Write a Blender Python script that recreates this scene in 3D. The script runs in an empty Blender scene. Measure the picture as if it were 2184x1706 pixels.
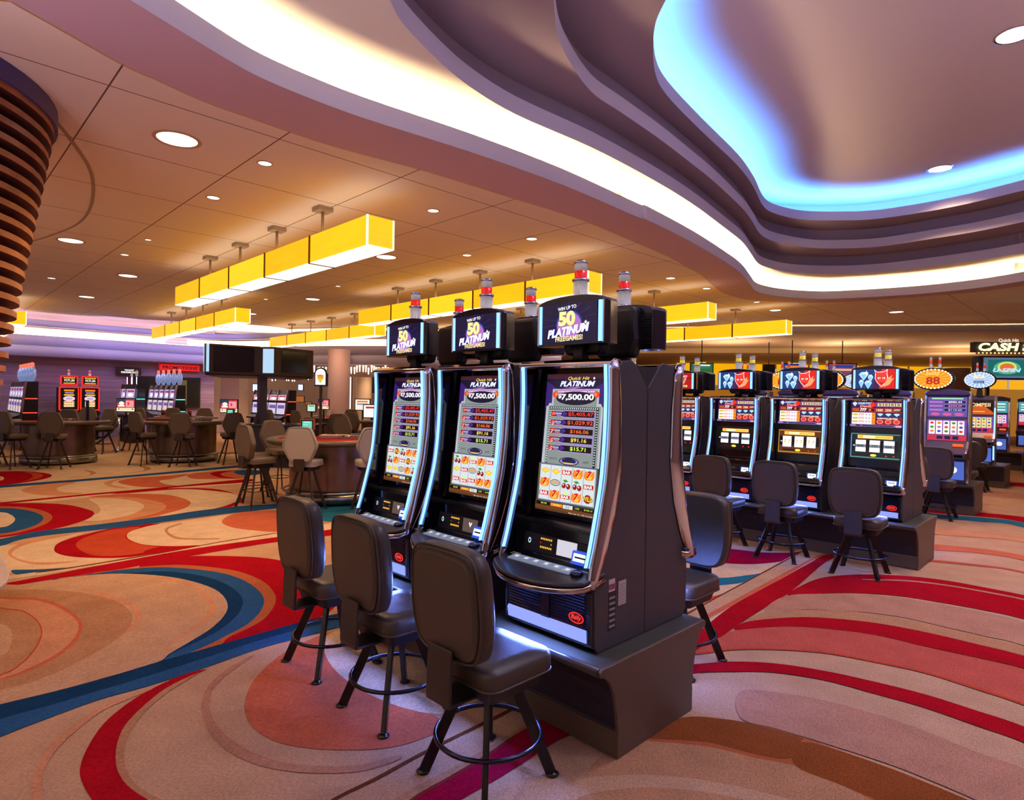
import bpy, bmesh, random
from math import *
from mathutils import Vector, Matrix
from mathutils.geometry import delaunay_2d_cdt
random.seed(7)
SC = bpy.context.scene
COL = SC.collection
# ---------------------------------------------------------------- camera model (frame 2184x1706)
CF = 1306.43; HD = radians(-45.381); PT = radians(-.1695); RO = radians(.883); EYE = 1.8
_F = (sin(HD)*cos(PT), cos(HD)*cos(PT), sin(PT)); _r = (cos(HD), -sin(HD), 0.)
def _cr(a, b): return (a[1]*b[2]-a[2]*b[1], a[2]*b[0]-a[0]*b[2], a[0]*b[1]-a[1]*b[0])
_u = _cr(_r, _F); _c, _s = cos(RO), sin(RO)
_R2 = tuple(_c*a+_s*b for a, b in zip(_r, _u)); _U2 = tuple(-_s*a+_c*b for a, b in zip(_r, _u))
def ray(x, y):
    a = (x-1092)/CF; b = (853-y)/CF
    return tuple(a*_R2[i]+b*_U2[i]+_F[i] for i in range(3))
def Zp(x, y, z=0.):          # survey: photo point -> plan position on the level plane z
    d = ray(x, y); k = (z-EYE)/d[2]; return (d[0]*k, d[1]*k)
def Dp(x, y, D):
    d = ray(x, y); return (d[0]*D, d[1]*D, EYE+d[2]*D)
cam = bpy.data.cameras.new('camera'); co = bpy.data.objects.new('camera', cam); COL.objects.link(co)
co.matrix_world = Matrix(((_R2[0], _U2[0], -_F[0], 0), (_R2[1], _U2[1], -_F[1], 0), (_R2[2], _U2[2], -_F[2], EYE), (0, 0, 0, 1)))
cam.sensor_width = 36; cam.lens = CF/2184*36; cam.clip_end = 200; cam.clip_start = .05
SC.camera = co
SC.view_settings.view_transform = 'Standard'; SC.view_settings.look = 'None'; SC.view_settings.exposure = 0
SC.cycles.use_denoising = True; SC.cycles.max_bounces = 5; SC.cycles.diffuse_bounces = 2; SC.cycles.glossy_bounces = 2; SC.cycles.use_adaptive_sampling = True; SC.cycles.adaptive_threshold = .12; SC.cycles.adaptive_min_samples = 20
SC.cycles.transmission_bounces = 3; SC.cycles.transparent_max_bounces = 6
SC.cycles.sample_clamp_indirect = 4; SC.cycles.caustics_reflective = False; SC.cycles.caustics_refractive = False
# ---------------------------------------------------------------- materials
def lin(h):
    if not isinstance(h, str): return tuple(h)+(1,)
    h = h.lstrip('#'); o = []
    for i in (0, 2, 4):
        c = int(h[i:i+2], 16)/255
        o.append(c/12.92 if c <= .04045 else ((c+.055)/1.055)**2.4)
    return tuple(o)+(1,)
MATS = {}
def mat(name, col, rough=.5, metal=0., emi=None, es=0., coat=0., noise=0., bump=0., nscale=20., trans=0., alpha=1.):
    if name in MATS: return MATS[name]
    m = bpy.data.materials.new(name); m.use_nodes = True; nt = m.node_tree; b = nt.nodes['Principled BSDF']
    b.inputs['Base Color'].default_value = lin(col); b.inputs['Roughness'].default_value = rough; b.inputs['Metallic'].default_value = metal
    if emi: b.inputs['Emission Color'].default_value = lin(emi); b.inputs['Emission Strength'].default_value = es
    if coat: b.inputs['Coat Weight'].default_value = coat; b.inputs['Coat Roughness'].default_value = .08
    if trans: b.inputs['Transmission Weight'].default_value = trans
    if alpha < 1: b.inputs['Alpha'].default_value = alpha
    if noise or bump:
        tc = nt.nodes.new('ShaderNodeTexCoord'); n = nt.nodes.new('ShaderNodeTexNoise'); n.inputs['Scale'].default_value = nscale; n.inputs['Detail'].default_value = 4
        nt.links.new(tc.outputs['Object'], n.inputs['Vector'])
        if noise:
            mx = nt.nodes.new('ShaderNodeMix'); mx.data_type = 'RGBA'; mx.blend_type = 'MULTIPLY'
            mr = nt.nodes.new('ShaderNodeMapRange'); mr.inputs['From Min'].default_value = .3; mr.inputs['From Max'].default_value = .7
            mr.inputs['To Min'].default_value = 1-noise; mr.inputs['To Max'].default_value = 1+noise*.4
            nt.links.new(n.outputs['Fac'], mr.inputs['Value']); mx.inputs['Factor'].default_value = 1
            mx.inputs[6].default_value = lin(col); nt.links.new(mr.outputs['Result'], mx.inputs[7]); nt.links.new(mx.outputs[2], b.inputs['Base Color'])
        if bump:
            bp = nt.nodes.new('ShaderNodeBump'); bp.inputs['Strength'].default_value = bump; bp.inputs['Distance'].default_value = .01
            nt.links.new(n.outputs['Fac'], bp.inputs['Height']); nt.links.new(bp.outputs['Normal'], b.inputs['Normal'])
    MATS[name] = m; return m
def emit(name, col, s=1.): return mat(name, '#000000', .4, 0, col, s)
def E(col, s=.9):            # lit ink of a display, by colour
    return emit('lit_'+col.strip('#')+'_%d' % int(s*100), col, s)
CHROME = mat('chrome', '#d9dbe6', .08, 1.)
CHROME2 = mat('chrome_warm', '#c9b9a4', .12, 1.)
STEEL = mat('brushed_steel', '#a39c92', .32, 1., noise=.15, nscale=9)
BLACK = mat('black_gloss', '#06060c', .16, coat=.6)
BLACKM = mat('black_matte', '#17151a', .5)
CHAR = mat('charcoal_laminate', '#3d3639', .5, noise=.12, nscale=60)
PLIN = mat('plinth_laminate', '#574638', .42, noise=.1, nscale=70)
PLINTOP = mat('plinth_top', '#2f2c30', .3, coat=.4)
LEATH = mat('black_vinyl', '#40342a', .38, bump=.12, nscale=220)
LEATH2 = mat('brown_vinyl', '#665848', .42, bump=.12, nscale=200)
LEATH3 = mat('grey_vinyl', '#a09a8e', .5, bump=.1, nscale=200)
TUBE = mat('black_tube', '#1a1412', .3, .3)
TUBEB = mat('bronze_tube', '#3d3028', .38, .5)
LED = emit('led_blue', '#6a9cff', 3.4)
LEDW = emit('led_white', '#dfe8ff', 4.)
REDGLOW = emit('red_logo_glow', '#ff2018', 2.6)
GLASSY = mat('clear_acrylic', '#f2f0f6', .1, .0, '#ffffff', .18, alpha=.5, coat=.5)
# ---------------------------------------------------------------- mesh builder
class MB:
    def __init__(s): s.bm = bmesh.new(); s.mats = []; s.M = Matrix()
    def mi(s, m):
        if m not in s.mats: s.mats.append(m)
        return s.mats.index(m)
    def _v(s, p): return s.bm.verts.new(s.M @ Vector(p))
    def face(s, vs, m, sm=False):
        try:
            f = s.bm.faces.new(vs); f.material_index = s.mi(m); f.smooth = sm; return f
        except ValueError: return None
    def poly(s, pts, m): return s.face([s._v(p) for p in pts], m)
    def box(s, x0, x1, y0, y1, z0, z1, m):
        v = [s._v((x, y, z)) for z in (z0, z1) for y in (y0, y1) for x in (x0, x1)]
        for a in ((0, 2, 3, 1), (4, 5, 7, 6), (0, 1, 5, 4), (2, 6, 7, 3), (0, 4, 6, 2), (1, 3, 7, 5)): s.face([v[i] for i in a], m)
    def prism(s, pts, d0, d1, m, axis='x', cap=True, capm=None, sm=False):
        # pts 2D outline: axis x -> (y,z), y -> (x,z), z -> (x,y)
        def P(a, b, d): return (d, a, b) if axis == 'x' else ((a, d, b) if axis == 'y' else (a, b, d))
        A = [s._v(P(a, b, d0)) for a, b in pts]; B = [s._v(P(a, b, d1)) for a, b in pts]; n = len(pts)
        for i in range(n): s.face([A[i], A[(i+1) % n], B[(i+1) % n], B[i]], m, sm)
        if cap: s.face(A, capm or m); s.face(B[::-1], capm or m)
    def sheet(s, prof, d0, d1, m, axis='x', sm=True):
        def P(a, b, d): return (d, a, b) if axis == 'x' else ((a, d, b) if axis == 'y' else (a, b, d))
        A = [s._v(P(a, b, d0)) for a, b in prof]; B = [s._v(P(a, b, d1)) for a, b in prof]
        for i in range(len(prof)-1): s.face([A[i], A[i+1], B[i+1], B[i]], m, sm)
    def loft(s, rings, m, caps=True, closed=True, sm=True):
        R = [[s._v(p) for p in r] for r in rings]; n = len(R[0])
        for a, b in zip(R, R[1:]):
            for i in range(n if closed else n-1): s.face([a[i], a[(i+1) % n], b[(i+1) % n], b[i]], m, sm)
        if caps: s.face(R[0][::-1], m, False); s.face(R[-1], m, False)
    def cyl(s, p0, p1, r0, r1=None, m=None, n=12, caps=True):
        r1 = r0 if r1 is None else r1
        p0, p1 = Vector(p0), Vector(p1); d = (p1-p0).normalized()
        a = d.orthogonal().normalized(); b = d.cross(a)
        rg = [[p+(a*cos(2*pi*i/n)+b*sin(2*pi*i/n))*r for i in range(n)] for p, r in ((p0, r0), (p1, r1))]
        s.loft(rg, m, caps)
    def tube(s, pts, r, m, n=8, closed=False, w=None, h=None):
        pts = [Vector(p) for p in pts]; N = len(pts); rings = []; up = None
        for i, p in enumerate(pts):
            a = pts[(i-1) % N] if (closed or i > 0) else p; b = pts[(i+1) % N] if (closed or i < N-1) else p
            d = (b-a).normalized()
            if up is None: up = d.orthogonal().normalized() if abs(d.z) > .95 else Vector((0, 0, 1))
            x = d.cross(up).normalized(); y = x.cross(d).normalized(); up = y
            rings.append([p+(x*cos(2*pi*k/n)+y*sin(2*pi*k/n))*r for k in range(n)])
        if closed: rings.append(rings[0]); 
        s.loft(rings, m, not closed)
    def lathe(s, prof, c, m, n=24, mats=None):
        # prof list of (r,z)
        R = [[s._v((c[0]+r*cos(2*pi*i/n), c[1]+r*sin(2*pi*i/n), c[2]+z)) for i in range(n)] for r, z in prof]
        for j, (a, b) in enumerate(zip(R, R[1:])):
            for i in range(n): s.face([a[i], a[(i+1) % n], b[(i+1) % n], b[i]], mats[j] if mats else m, True)
    def disc(s, c, rx, ry, m, n=24, plane='xz', a0=0, a1=2*pi):
        full = abs(a1-a0-2*pi) < 1e-6; P = []
        for i in range(n if full else n+1):
            t = a0+(a1-a0)*i/n; u, v = rx*cos(t), ry*sin(t)
            P.append((c[0]+u, c[1], c[2]+v) if plane == 'xz' else (c[0]+u, c[1]+v, c[2]))
        return s.poly(P, m)
    def text(s, txt, c, size, m, w=None, bold=0., shear=0., res=3, rot=0., h=None):
        # flat lettering in local xz plane facing -y, centred on c; w/h force the extents
        cu = bpy.data.curves.new('t', 'FONT'); cu.body = txt; cu.size = 1; cu.offset = bold*.62; cu.shear = shear; cu.resolution_u = res
        cu.align_x = 'CENTER'; cu.align_y = 'CENTER'
        ob = bpy.data.objects.new('t', cu); me = bpy.data.meshes.new_from_object(ob)
        if not me.vertices: return
        xs = [v.co.x for v in me.vertices]; ys = [v.co.y for v in me.vertices]
        x0, x1, y0, y1 = min(xs), max(xs), min(ys), max(ys)
        kx = ky = size
        if w: kx = w/(x1-x0)
        if h: ky = h/(y1-y0)
        elif w and not size: ky = kx
        cx, cy = (x0+x1)/2, (y0+y1)/2; cr, sr = cos(rot), sin(rot); V = []
        for v in me.vertices:
            a = (v.co.x-cx)*kx; b = (v.co.y-cy)*ky
            V.append(s._v((c[0]+a*cr-b*sr, c[1], c[2]+a*sr+b*cr)))
        for p in me.polygons: s.face([V[i] for i in p.vertices], m)
        bpy.data.meshes.remove(me); bpy.data.objects.remove(ob); bpy.data.curves.remove(cu)
    def build(s, name, parent=None, bevel=0., seg=2, smooth=None, label=None, recalc=True):
        if recalc: bmesh.ops.recalc_face_normals(s.bm, faces=s.bm.faces)
        me = bpy.data.meshes.new(name); s.bm.to_mesh(me); s.bm.free()
        for m in s.mats: me.materials.append(m)
        o = bpy.data.objects.new(name, me); COL.objects.link(o)
        if parent: o.parent = parent
        if bevel:
            b = o.modifiers.new('bevel', 'BEVEL'); b.width = bevel; b.segments = seg; b.limit_method = 'ANGLE'; b.angle_limit = radians(35); b.harden_normals = False
        if label: o['label'] = label
        return o
def tag(o, label, cat, group=None, kind=None):
    o['label'] = label; o['category'] = cat
    if group: o['group'] = group
    if kind: o['kind'] = kind
    return o
def struct(o): o['kind'] = 'structure'; return o
def thing(name, label, cat, loc=(0, 0, 0), rz=0., group=None):
    o = bpy.data.objects.new(name, None); COL.objects.link(o); o.location = loc; o.rotation_euler = (0, 0, rz); o.empty_display_size = .1
    return tag(o, label, cat, group)
KIDS = {}
def copy_tree(o, parent=None):
    c = o.copy(); COL.objects.link(c)
    if parent: c.parent = parent
    for ch in [x for x in list(bpy.data.objects) if x.parent == o]: copy_tree(ch, c)
    return c
def dup(o, label, loc, rz, group=None):
    c = copy_tree(o); c['label'] = label; c.location = loc; c.rotation_euler = (0, 0, rz)
    if group: c['group'] = group
    return c
def crom(pts, k=8, closed=False):
    n = len(pts); out = []
    for i in range(n if closed else n-1):
        p = [pts[(i+j-1) % n] if closed else pts[min(max(i+j-1, 0), n-1)] for j in range(4)]
        for t in [q/k for q in range(k)]:
            out.append(tuple(.5*((2*p[1][d])+(-p[0][d]+p[2][d])*t+(2*p[0][d]-5*p[1][d]+4*p[2][d]-p[3][d])*t*t+(-p[0][d]+3*p[1][d]-3*p[2][d]+p[3][d])*t**3) for d in range(len(pts[0]))))
    if not closed: out.append(tuple(pts[-1]))
    return out
def rrect(x0, x1, y0, y1, r, k=4):
    o = []
    for cx, cy, a in ((x1-r, y1-r, 0), (x0+r, y1-r, 90), (x0+r, y0+r, 180), (x1-r, y0+r, 270)):
        for i in range(k+1):
            t = radians(a+90*i/k); o.append((cx+r*cos(t), cy+r*sin(t)))
    return o
def spot(loc, power, col, ang=110, blend=.6, parent=None, r=.06):
    l = bpy.data.lights.new('downlight_or_fill', 'SPOT'); l.energy = power; l.color = lin(col)[:3]; l.spot_size = radians(ang); l.spot_blend = blend; l.shadow_soft_size = r  # used for the built downlights and for added fill spots
    o = bpy.data.objects.new('downlight_or_fill', l); COL.objects.link(o); o.location = loc
    if parent: o.parent = parent
    return o
# ================================================================ CARPET
def carp(name, col, rough=.95):
    m = bpy.data.materials.new(name); m.use_nodes = True; nt = m.node_tree; b = nt.nodes['Principled BSDF']
    b.inputs['Roughness'].default_value = rough; b.inputs['Specular IOR Level'].default_value = .0
    tc = nt.nodes.new('ShaderNodeTexCoord'); L = nt.links.new
    n = nt.nodes.new('ShaderNodeTexNoise'); n.inputs['Scale'].default_value = 170; n.inputs['Detail'].default_value = 3
    mp = nt.nodes.new('ShaderNodeMapping'); mp.inputs['Scale'].default_value = (1, .35, 1); mp.inputs['Rotation'].default_value = (0, 0, .6)
    n2 = nt.nodes.new('ShaderNodeTexNoise'); n2.inputs['Scale'].default_value = 4; n2.inputs['Detail'].default_value = 6
    L(tc.outputs['Object'], mp.inputs['Vector']); L(mp.outputs['Vector'], n.inputs['Vector']); L(tc.outputs['Object'], n2.inputs['Vector'])
    mr = nt.nodes.new('ShaderNodeMapRange'); mr.inputs[1].default_value = .25; mr.inputs[2].default_value = .75; mr.inputs[3].default_value = .48; mr.inputs[4].default_value = .96
    mr2 = nt.nodes.new('ShaderNodeMapRange'); mr2.inputs[1].default_value = .3; mr2.inputs[2].default_value = .7; mr2.inputs[3].default_value = .9; mr2.inputs[4].default_value = 1.08
    L(n.outputs['Fac'], mr.inputs[0]); L(n2.outputs['Fac'], mr2.inputs[0])
    mu = nt.nodes.new('ShaderNodeMath'); mu.operation = 'MULTIPLY'; L(mr.outputs[0], mu.inputs[0]); L(mr2.outputs[0], mu.inputs[1])
    mx = nt.nodes.new('ShaderNodeMix'); mx.data_type = 'RGBA'; mx.blend_type = 'MULTIPLY'; mx.inputs['Factor'].default_value = 1; mx.inputs[6].default_value = lin(col)
    L(mu.outputs[0], mx.inputs[7]); L(mx.outputs[2], b.inputs['Base Color'])
    bp = nt.nodes.new('ShaderNodeBump'); bp.inputs['Strength'].default_value = .5; bp.inputs['Distance'].default_value = .004; L(n.outputs['Fac'], bp.inputs['Height']); L(bp.outputs['Normal'], b.inputs['Normal'])
    return m
CP = {k: carp('carpet_'+n, c) for k, n, c in (('T', 'tan', '#c69a78'), ('L', 'cream', '#dcbb9a'), ('R', 'red', '#a81420'), ('B', 'blue', '#2c5480'), ('N', 'navy', '#1b395c'),
     ('O', 'rust', '#b0603c'), ('S', 'salmon', '#c9694a'), ('P', 'pink_red', '#bf5a4a'), ('K', 'brown', '#8a4a26'), ('M', 'tan_brown', '#b98560'), ('Q', 'peach', '#d0906a'), ('A', 'rose_tan', '#b98468'), ('C', 'crimson', '#9c1030'), ('D', 'dark_line', '#6b3a24'), ('G', 'teal', '#2a6d86'), ('F', 'orange_red', '#c04a30'))}
ZB = lambda p: (p[0]/2.35, 980+p[1]/2.35)
ZC = lambda p: (1400+p[0]/2.786, 1100+p[1]/2.786)
ZI = lambda p: p
Z8 = lambda p: (1430+p[0]/2.897, 720+p[1]/2.897)
SH = []
def S(c, z, pts, sm=True): SH.append((c, [z(p) for p in pts], sm))
# ---- left field, far to near
S('L', ZB, [(0, -20), (1400, -20), (1500, 60), (1300, 110), (800, 150), (0, 210)])
S('B', ZB, [(-200, 140), (0, 127), (400, 97), (800, 64), (1200, 27), (1260, 20), (1260, 30), (1200, 38), (800, 74), (400, 108), (0, 140), (-200, 156)])
S('R', ZB, [(-200, 60), (0, 58), (120, 57), (230, 67), (260, 80), (220, 96), (120, 114), (0, 128), (-200, 140)])
S('F', ZB, [(120, 60), (190, 66), (215, 80), (180, 96), (100, 112), (140, 100), (165, 82), (150, 70)])
S('L', ZB, [(-100, 80), (0, 82), (20, 92), (0, 104), (-100, 110)])
S('Q', ZB, [(105, 155), (150, 135), (240, 120), (380, 112), (300, 135), (285, 150), (330, 162), (420, 168), (300, 178), (180, 174)])
S('S', ZB, [(590, 110), (660, 92), (800, 82), (950, 72), (860, 95), (800, 105), (830, 122), (900, 132), (780, 138), (660, 130)])
S('Q', ZB, [(520, 118), (570, 100), (620, 92), (560, 116), (580, 130), (650, 142), (570, 138)])
S('A', ZB, [(420, 50), (470, 58), (480, 68), (430, 82), (330, 90), (420, 84), (455, 68)])
S('A', ZB, [(700, 30), (750, 38), (750, 50), (690, 62), (620, 68), (700, 58), (725, 46)])
S('S', ZB, [(940, 85), (960, 70), (1050, 60), (1180, 52), (1250, 60), (1230, 92), (1060, 96), (980, 96)])
S('R', ZB, [(1055, 72), (1080, 60), (1140, 54), (1190, 52), (1130, 62), (1105, 72), (1130, 84), (1200, 92), (1110, 90)])
S('B', ZB, [(1172, 62), (1200, 52), (1260, 50), (1330, 60), (1280, 76), (1210, 76)])
S('Q', ZB, [(1120, 22), (1180, 14), (1220, 20), (1200, 30)])
S('R', ZB, [(-200, 226), (0, 213), (400, 174), (700, 148), (950, 124), (1240, 96), (1240, 112), (950, 132), (700, 156), (400, 182), (0, 222), (-200, 240)])
S('R', ZB, [(560, 172), (700, 152), (900, 141), (1100, 149), (1210, 190), (1190, 222), (1080, 258), (1000, 262), (1100, 238), (1170, 215), (1205, 190), (1150, 166), (1030, 152), (880, 148)])
S('L', ZB, [(640, 172), (880, 148), (1030, 152), (1150, 166), (1205, 190), (1170, 215), (1100, 238), (1000, 256), (800, 280), (800, 200)])
S('S', ZB, [(440, 186), (600, 172), (800, 172), (900, 187), (955, 212), (930, 240), (860, 262), (760, 285), (640, 300), (740, 270), (800, 240), (770, 205), (620, 186)])
S('Q', ZB, [(430, 196), (620, 186), (770, 205), (830, 225), (820, 250), (740, 278), (600, 305), (450, 310), (300, 330), (440, 300), (520, 260), (500, 220)])
S('L', ZB, [(450, 195), (600, 195), (700, 215), (720, 240), (650, 275), (500, 305), (420, 300), (500, 262), (490, 225)])
S('R', ZB, [(-200, 226), (0, 220), (150, 216), (330, 224), (445, 250), (472, 268), (440, 296), (330, 332), (200, 358), (0, 388), (-200, 400)])
S('O', ZB, [(-200, 240), (0, 233), (130, 238), (225, 258), (263, 286), (230, 320), (130, 356), (0, 380), (-200, 396)])
S('B', ZB, [(-200, 248), (0, 242), (110, 248), (195, 270), (216, 296), (180, 326), (100, 352), (0, 370), (-200, 388)])
S('L', ZB, [(-200, 262), (0, 262), (52, 274), (76, 298), (50, 325), (0, 338), (-200, 350)])
S('M', ZB, [(-200, 430), (0, 430), (300, 400), (800, 320), (1240, 256), (1690, 250), (1690, 350), (1300, 400), (900, 460), (400, 520), (0, 560)])
S('L', ZB, [(-200, 440), (0, 430), (300, 400), (700, 335), (1240, 262), (1400, 252), (1400, 380), (1300, 398), (900, 440), (400, 530), (0, 560)])
S('Q', ZB, [(40, 460), (120, 410), (260, 385), (420, 366), (300, 405), (240, 440), (280, 480), (400, 500), (300, 520), (180, 524), (80, 500)])
S('L', ZB, [(60, 465), (130, 425), (260, 395), (420, 366), (300, 405), (240, 440), (280, 480), (400, 500), (300, 510), (180, 512), (90, 494)])
S('R', ZB, [(800, 318), (620, 332), (430, 372), (310, 408), (272, 440), (292, 470), (400, 488), (600, 490), (800, 466), (1010, 429), (860, 432), (730, 425), (660, 405), (635, 382), (655, 358), (730, 335)])
S('F', ZB, [(700, 335), (560, 350), (440, 384), (385, 414), (395, 446), (470, 478), (620, 478), (800, 450), (800, 436), (720, 426), (650, 405), (628, 382), (650, 358)])
S('R', ZB, [(720, 460), (800, 436), (900, 435), (1010, 429), (800, 466)])
S('A', ZB, [(900, 318), (835, 340), (830, 365), (880, 395), (980, 400), (1090, 398), (1090, 392), (980, 393), (890, 386), (845, 362), (850, 342), (910, 322)])
S('S', ZB, [(1115, 302), (1160, 275), (1250, 258), (1400, 252), (1500, 262), (1560, 340), (1400, 360), (1300, 356), (1180, 342), (1122, 322)])
S('B', ZB, [(-200, 420), (0, 396), (200, 356), (500, 322), (800, 284), (1000, 254), (1230, 230), (1420, 222), (1420, 240), (1100, 274), (800, 314), (500, 350), (250, 376), (100, 400), (0, 432), (-200, 460)])
S('G', ZI, [(645, 1078), (660, 1100), (700, 1112), (760, 1108), (850, 1090), (850, 1060), (650, 1062)])
S('B', ZB, [(60, 552), (200, 548), (380, 537), (280, 552), (160, 566), (90, 576)])
S('L', ZB, [(-200, 610), (90, 574), (400, 532), (800, 466), (1100, 412), (1400, 366), (1700, 310), (1700, 350), (1380, 392), (1000, 446), (600, 512), (300, 560), (0, 606), (-200, 640)])
S('D', ZB, [(200, 560), (400, 530), (800, 466), (1100, 410), (1380, 366), (1380, 369), (1100, 414), (800, 470), (400, 536), (200, 565)])
S('R', ZB, [(-200, 650), (0, 622), (300, 566), (600, 510), (900, 456), (1200, 412), (1380, 388), (1700, 345), (1700, 372), (1380, 412), (1200, 440), (910, 490), (600, 548), (300, 592), (90, 626), (0, 640), (-200, 680)])
S('T', ZI, [(560, 1188), (640, 1160), (760, 1140), (900, 1120), (1000, 1160), (900, 1300), (700, 1300), (560, 1210)])
S('R', ZB, [(700, 530), (910, 487), (1100, 481), (1300, 489), (1440, 513), (1560, 570), (1640, 650), (1690, 720), (1600, 790), (1480, 820), (1300, 874), (1030, 946), (700, 946)])
S('O', ZB, [(300, 640), (450, 572), (560, 554), (750, 532), (900, 526), (1050, 536), (1200, 560), (1320, 610), (1376, 670), (1378, 722), (1330, 790), (1250, 840), (1150, 886), (1020, 955), (500, 955)])
S('B', ZB, [(250, 640), (330, 594), (430, 576), (600, 552), (800, 538), (1000, 550), (1150, 576), (1260, 625), (1321, 690), (1310, 750), (1250, 815), (1150, 872), (1000, 945), (780, 1020), (400, 1020)])
S('N', ZB, [(350, 650), (500, 586), (620, 570), (800, 558), (950, 570), (1080, 600), (1170, 645), (1216, 700), (1195, 770), (1110, 845), (1000, 905), (870, 965), (760, 1020), (400, 1020)])
S('T', ZB, [(-300, 660), (90, 626), (400, 582), (600, 570), (800, 580), (950, 605), (1080, 650), (1137, 710), (1130, 770), (1060, 842), (960, 905), (850, 970), (780, 1016), (500, 1097), (250, 1165), (0, 1225), (-300, 1300)])
S('Q', ZB, [(750, 586), (900, 602), (1020, 655), (1075, 725), (1060, 790), (980, 850), (850, 930), (820, 935), (950, 850), (1025, 790), (1045, 725), (1000, 665), (890, 612)])
S('Q', ZB, [(400, 645), (560, 675), (660, 720), (708, 770), (690, 830), (600, 890), (470, 960), (440, 965), (570, 890), (660, 830), (675, 775), (640, 730), (540, 690)])
S('M', ZB, [(-300, 690), (60, 652), (250, 652), (400, 664), (550, 695), (640, 745), (662, 800), (630, 860), (540, 930), (400, 1008), (250, 1080), (100, 1130), (0, 1155), (-300, 1260)])
S('S', ZB, [(-300, 720), (90, 690), (220, 700), (330, 740), (402, 800), (412, 850), (370, 920), (280, 990), (150, 1055), (0, 1105), (-300, 1180)])
S('Q', ZB, [(-300, 720), (80, 700), (200, 708), (310, 748), (382, 803), (392, 850), (352, 915), (265, 982), (140, 1045), (0, 1095), (-300, 1170)])
S('F', ZB, [(-300, 740), (60, 748), (135, 765), (193, 810), (212, 870), (180, 945), (110, 1022), (0, 1082), (-300, 1160)])
S('M', ZB, [(-300, 740), (56, 752), (130, 768), (187, 812), (205, 870), (174, 943), (105, 1017), (0, 1075), (-300, 1150)])
S('T', ZB, [(-300, 790), (0, 820), (60, 870), (50, 930), (0, 980), (-300, 1050)])
# below the blue diagonal
S('R', ZB, [(1030, 1048), (900, 1082), (700, 1180), (540, 1300), (450, 1420), (404, 1530), (410, 1610), (475, 1720), (560, 1800), (900, 1800), (760, 1712), (650, 1640), (592, 1560), (580, 1470), (600, 1380), (650, 1300), (750, 1205), (850, 1132), (1010, 1060)])
S('M', ZB, [(1000, 1064), (850, 1132), (750, 1205), (650, 1300), (600, 1380), (580, 1470), (592, 1560), (650, 1640), (760, 1712), (900, 1800), (980, 1800), (830, 1712), (700, 1640), (638, 1560), (622, 1470), (642, 1385), (700, 1290), (800, 1195), (900, 1125)])
S('Q', ZB, [(740, 1150), (500, 1240), (350, 1340), (230, 1450), (170, 1560), (160, 1640), (180, 1800), (225, 1800), (206, 1640), (222, 1550), (275, 1460), (385, 1352), (525, 1250), (740, 1158)])
S('A', ZB, [(1250, 985), (1120, 1060), (1040, 1140), (1008, 1230), (1020, 1300), (1070, 1390), (1180, 1480), (1350, 1542), (1550, 1567), (1800, 1560), (2000, 1500), (1990, 1480), (1790, 1528), (1550, 1530), (1380, 1503), (1225, 1442), (1115, 1360), (1062, 1280), (1052, 1200), (1082, 1130), (1155, 1060), (1270, 985)])
S('S', ZI, [(730, 1342), (640, 1372), (580, 1410), (536, 1458), (522, 1508), (540, 1550), (590, 1580), (660, 1594), (740, 1598), (830, 1593), (905, 1572), (950, 1545), (900, 1500), (860, 1400), (800, 1350)])
S('L', ZI, [(700, 1352), (690, 1380), (712, 1425), (770, 1470), (850, 1505), (940, 1522), (1010, 1500), (1060, 1460), (1000, 1390), (900, 1340), (780, 1330)])
S('D', ZI, [(640, 1760), (702, 1706), (800, 1656), (918, 1593), (1091, 1508), (1200, 1450), (1200, 1454), (1093, 1514), (920, 1599), (804, 1662), (712, 1708), (660, 1760)])
S('M', ZI, [(780, 1760), (845, 1700), (945, 1646), (1021, 1604), (1098, 1558), (1195, 1506), (1300, 1450), (1300, 1460), (1195, 1512), (1098, 1566), (1030, 1612), (955, 1656), (870, 1706), (820, 1760)])
S('C', ZI, [(820, 1760), (870, 1706), (955, 1656), (1030, 1612), (1098, 1566), (1195, 1512), (1300, 1455), (1400, 1400), (1450, 1440), (1330, 1510), (1230, 1560), (1190, 1578), (1137, 1612), (1060, 1660), (980, 1706), (900, 1760)])
S('D', ZI, [(830, 1757), (872, 1706), (957, 1657), (1031, 1613), (1098, 1567), (1098, 1570), (1033, 1616), (960, 1660), (877, 1708), (836, 1759)])
S('B', ZB, [(-300, 1310), (0, 1225), (250, 1165), (500, 1100), (800, 1010), (1050, 940), (1300, 870), (1500, 815), (1692, 770), (1850, 735), (1900, 745), (1850, 790), (1692, 840), (1500, 892), (1300, 945), (1000, 1050), (750, 1130), (500, 1200), (250, 1290), (0, 1387), (-300, 1520)])
S('N', ZB, [(-300, 1310), (0, 1225), (250, 1165), (500, 1100), (800, 1010), (1050, 940), (1300, 870), (1500, 815), (1692, 770), (1850, 735), (1850, 760), (1692, 800), (1500, 850), (1300, 905), (1050, 985), (800, 1065), (500, 1155), (250, 1230), (0, 1300), (-300, 1420)])
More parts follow.
